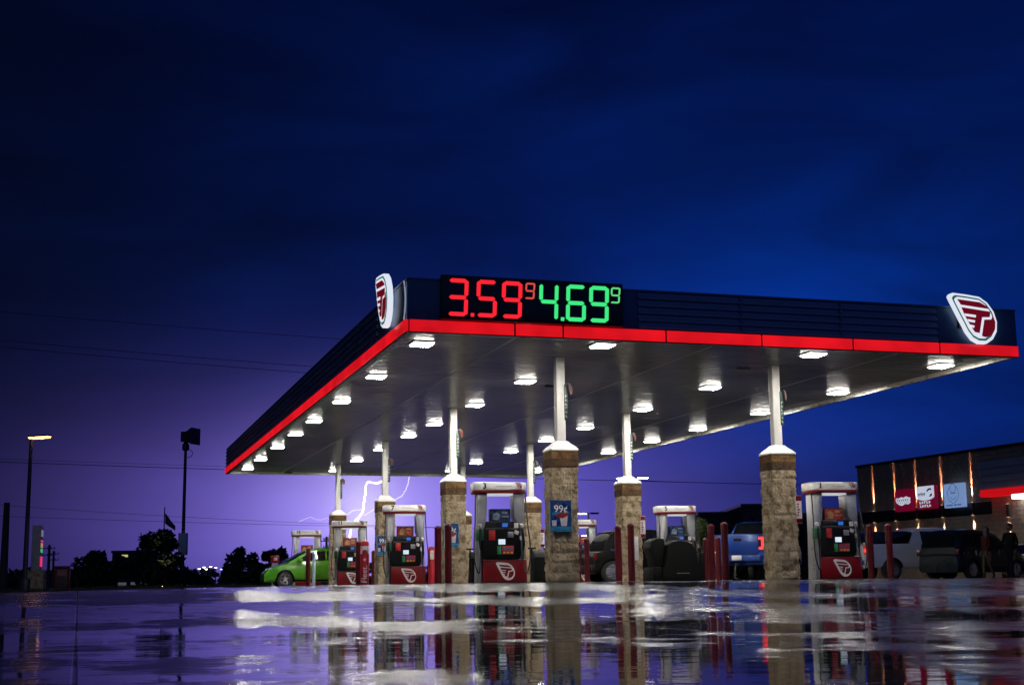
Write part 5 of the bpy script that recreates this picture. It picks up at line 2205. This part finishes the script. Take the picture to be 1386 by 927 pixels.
def stroke(pts, r, m_, rough=1.2, name='stroke', seed=0):
    rnd_ = random.Random(seed)
    P_ = []
    for (a, b_), (c_, d) in zip(pts, pts[1:]):
        n_ = 5
        for i in range(n_):
            t_ = i/n_
            P_.append((a+(c_-a)*t_+rnd_.gauss(0, .35)*rough*(i > 0), b_+(d-b_)*t_+rnd_.gauss(0, .25)*rough*(i > 0)))
    P_.append(pts[-1])
    mb_ = MB()
    rs = [r*rnd_.uniform(.8, 1.15) for _ in P_]
    rs[-1] = r*.4
    W_ = [at(x, y, YB)-lb.location for x, y in P_]
    mb_.tube(W_, rs, 6)
    mb_.build(name, m_, lb)


stroke([(530, 640), (521, 648), (515, 652), (510, 654), (503, 653), (498, 652), (495.5, 656), (494.5, 665), (493.5, 676), (492, 686), (491, 693), (486, 700), (481, 704), (477, 710), (474, 722), (472, 735), (468, 752)], 1.0, bolt_m, .8, 'main_stroke', 1)
stroke([(556, 636), (553.5, 648), (552, 656), (549, 664), (544, 671), (537, 675), (530, 678), (518, 684), (505, 690), (497, 695), (492, 697)], .52, bolt_s, .9, 'branch', 2)
stroke([(491, 689), (484, 690), (477, 691), (472, 695), (466, 697)], .50, bolt_s, .8, 'branch', 3)
stroke([(468, 712), (450, 706), (443, 701), (434, 703.5), (428, 703), (420, 699.5), (413, 702), (404, 706)], .36, bolt_f, .8, 'branch', 4)
stroke([(480, 668), (472, 676), (464, 680)], .22, bolt_f, .8, 'branch', 5)

# ------------------------------------------------------------------ world
w = bpy.data.worlds.new('World')
C.world = w
w.use_nodes = True
nt = w.node_tree
for n in list(nt.nodes):
    nt.nodes.remove(n)
L = nt.links.new
out = nd(nt, 'ShaderNodeOutputWorld')
tc = nd(nt, 'ShaderNodeTexCoord')
sp = nd(nt, 'ShaderNodeSeparateXYZ')
L(tc.outputs['Generated'], sp.inputs[0])


def mth(op, a, b=None, c=None):
    n_ = nd(nt, 'ShaderNodeMath', _operation=op)
    for i, v in enumerate((a, b, c)):
        if v is None:
            continue
        if isinstance(v, (int, float)):
            n_.inputs[i].default_value = v
        else:
            L(v, n_.inputs[i])
    return n_.outputs[0]


az = mth('ARCTAN2', sp.outputs[0], sp.outputs[1])
el = mth('ARCSINE', sp.outputs[2])
# slow cloud turbulence, flattened bands
mp = nd(nt, 'ShaderNodeMapping')
mp.inputs['Scale'].default_value = (2.2, 2.2, 7.5)
mp.inputs['Rotation'].default_value = (0, R(12), 0)
L(tc.outputs['Generated'], mp.inputs['Vector'])
cn = nd(nt, 'ShaderNodeTexNoise', Scale=1.9, Detail=6., Roughness=.52)
cn.inputs['Distortion'].default_value = .5
L(mp.outputs[0], cn.inputs['Vector'])
cl = nd(nt, 'ShaderNodeMapRange')
cl.inputs['From Min'].default_value = .3
cl.inputs['From Max'].default_value = .72
cl.inputs['To Min'].default_value = .62
cl.inputs['To Max'].default_value = 1.40
L(cn.outputs['Fac'], cl.inputs['Value'])
cloud = cl.outputs[0]


def gauss(a0, e0, sa, se):
    da = mth('DIVIDE', mth('SUBTRACT', az, a0), sa)
    de = mth('DIVIDE', mth('SUBTRACT', el, e0), se)
    return mth('EXPONENT', mth('MULTIPLY', mth('ADD', mth('MULTIPLY', da, da), mth('MULTIPLY', de, de)), -1.0))


def layer(fac, col):
    n_ = nd(nt, 'ShaderNodeVectorMath', _operation='SCALE')
    n_.inputs[0].default_value = col
    L(fac, n_.inputs['Scale'])
    return n_.outputs[0]


def vadd(a, b):
    n_ = nd(nt, 'ShaderNodeVectorMath', _operation='ADD')
    L(a, n_.inputs[0])
    L(b, n_.inputs[1])
    return n_.outputs[0]


ss = nd(nt, 'ShaderNodeMapRange')
ss.interpolation_type = 'SMOOTHSTEP'
ss.inputs['From Min'].default_value = -.42
ss.inputs['From Max'].default_value = .10
L(az, ss.inputs['Value'])
hi = nd(nt, 'ShaderNodeMapRange')
hi.interpolation_type = 'SMOOTHSTEP'
hi.inputs['From Min'].default_value = .18
hi.inputs['From Max'].default_value = .55
hi.inputs['To Min'].default_value = 1.0
hi.inputs['To Max'].default_value = .42
L(el, hi.inputs['Value'])
basef = mth('MULTIPLY', mth('MULTIPLY', cloud, hi.outputs[0]), 1.0)
dark = layer(basef, (.0003, .0022, .017))
blue = layer(mth('MULTIPLY', basef, ss.outputs[0]), (.0, .0058, .068))
smear = layer(mth('MULTIPLY', gauss(.24, .20, .14, .07), cloud), (.0, .012, .108))
smear2 = layer(mth('MULTIPLY', gauss(.14, .13, .16, .06), cloud), (.0005, .011, .10))
clg = mth('MULTIPLY_ADD', cloud, .25, .75)
g0 = layer(gauss(-.104, .050, .065, .055), (.24, .20, .32))
g1 = layer(mth('MULTIPLY', gauss(-.078, .042, .168, .068), clg), (.165, .112, .50))
g2 = layer(mth('MULTIPLY', gauss(-.115, .03, .195, .098), clg), (.034, .024, .165))
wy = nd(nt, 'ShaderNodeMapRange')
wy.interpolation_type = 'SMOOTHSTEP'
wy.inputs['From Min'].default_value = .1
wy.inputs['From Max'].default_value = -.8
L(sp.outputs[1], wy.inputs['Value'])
rear_fill = layer(mth('MULTIPLY', wy.outputs[0], cloud), (.018, .032, .075))  # blue glow added to the sky behind the camera to light the fascia
g00 = layer(gauss(-.105, .050, .020, .030), (.26, .26, .06))
tot = vadd(vadd(vadd(dark, blue), vadd(smear, vadd(smear2, rear_fill))), vadd(vadd(g0, g00), vadd(g1, g2)))
bg = nd(nt, 'ShaderNodeBackground', Strength=1.0)
L(tot, bg.inputs['Color'])
sky = nd(nt, 'ShaderNodeTexSky')
sky.sky_type = 'NISHITA'
sky.sun_disc = False
sky.sun_elevation = R(-4)
sky.sun_rotation = R(-20)
bg2 = nd(nt, 'ShaderNodeBackground', Strength=.01)
L(sky.outputs[0], bg2.inputs['Color'])
ads = nd(nt, 'ShaderNodeAddShader')
L(bg.outputs[0], ads.inputs[0])
L(bg2.outputs[0], ads.inputs[1])
L(ads.outputs[0], out.inputs['Surface'])

# last cool skylight after sunset
sl = bpy.data.lights.new('dusk_sun', 'SUN')
sl.energy = .03
sl.angle = R(20)
sl.color = (.55, .62, 1.0)
so = bpy.data.objects.new('dusk_sun', sl)
COL.objects.link(so)
so.rotation_euler = (R(60), 0, R(-20))

# ------------------------------------------------------------------ camera
cam = bpy.data.cameras.new('camera')
cam.sensor_width = 36
cam.lens = F/1386*36
cam.clip_start = .05
cam.clip_end = 8000
co = bpy.data.objects.new('camera', cam)
COL.objects.link(co)
m3 = Matrix((CR, CUP, -_f)).transposed()
co.matrix_world = Matrix.Translation((0, 0, CAMZ)) @ m3.to_4x4()
C.camera = co

C.view_settings.view_transform = 'Standard'
C.view_settings.look = 'None'
C.view_settings.exposure = 0
C.view_settings.gamma = 1
C.render.engine = 'CYCLES'
cy = C.cycles
cy.use_denoising = True
cy.max_bounces = 8
cy.diffuse_bounces = 3
cy.glossy_bounces = 4
cy.sample_clamp_indirect = 6
cy.caustics_reflective = False
cy.caustics_refractive = False
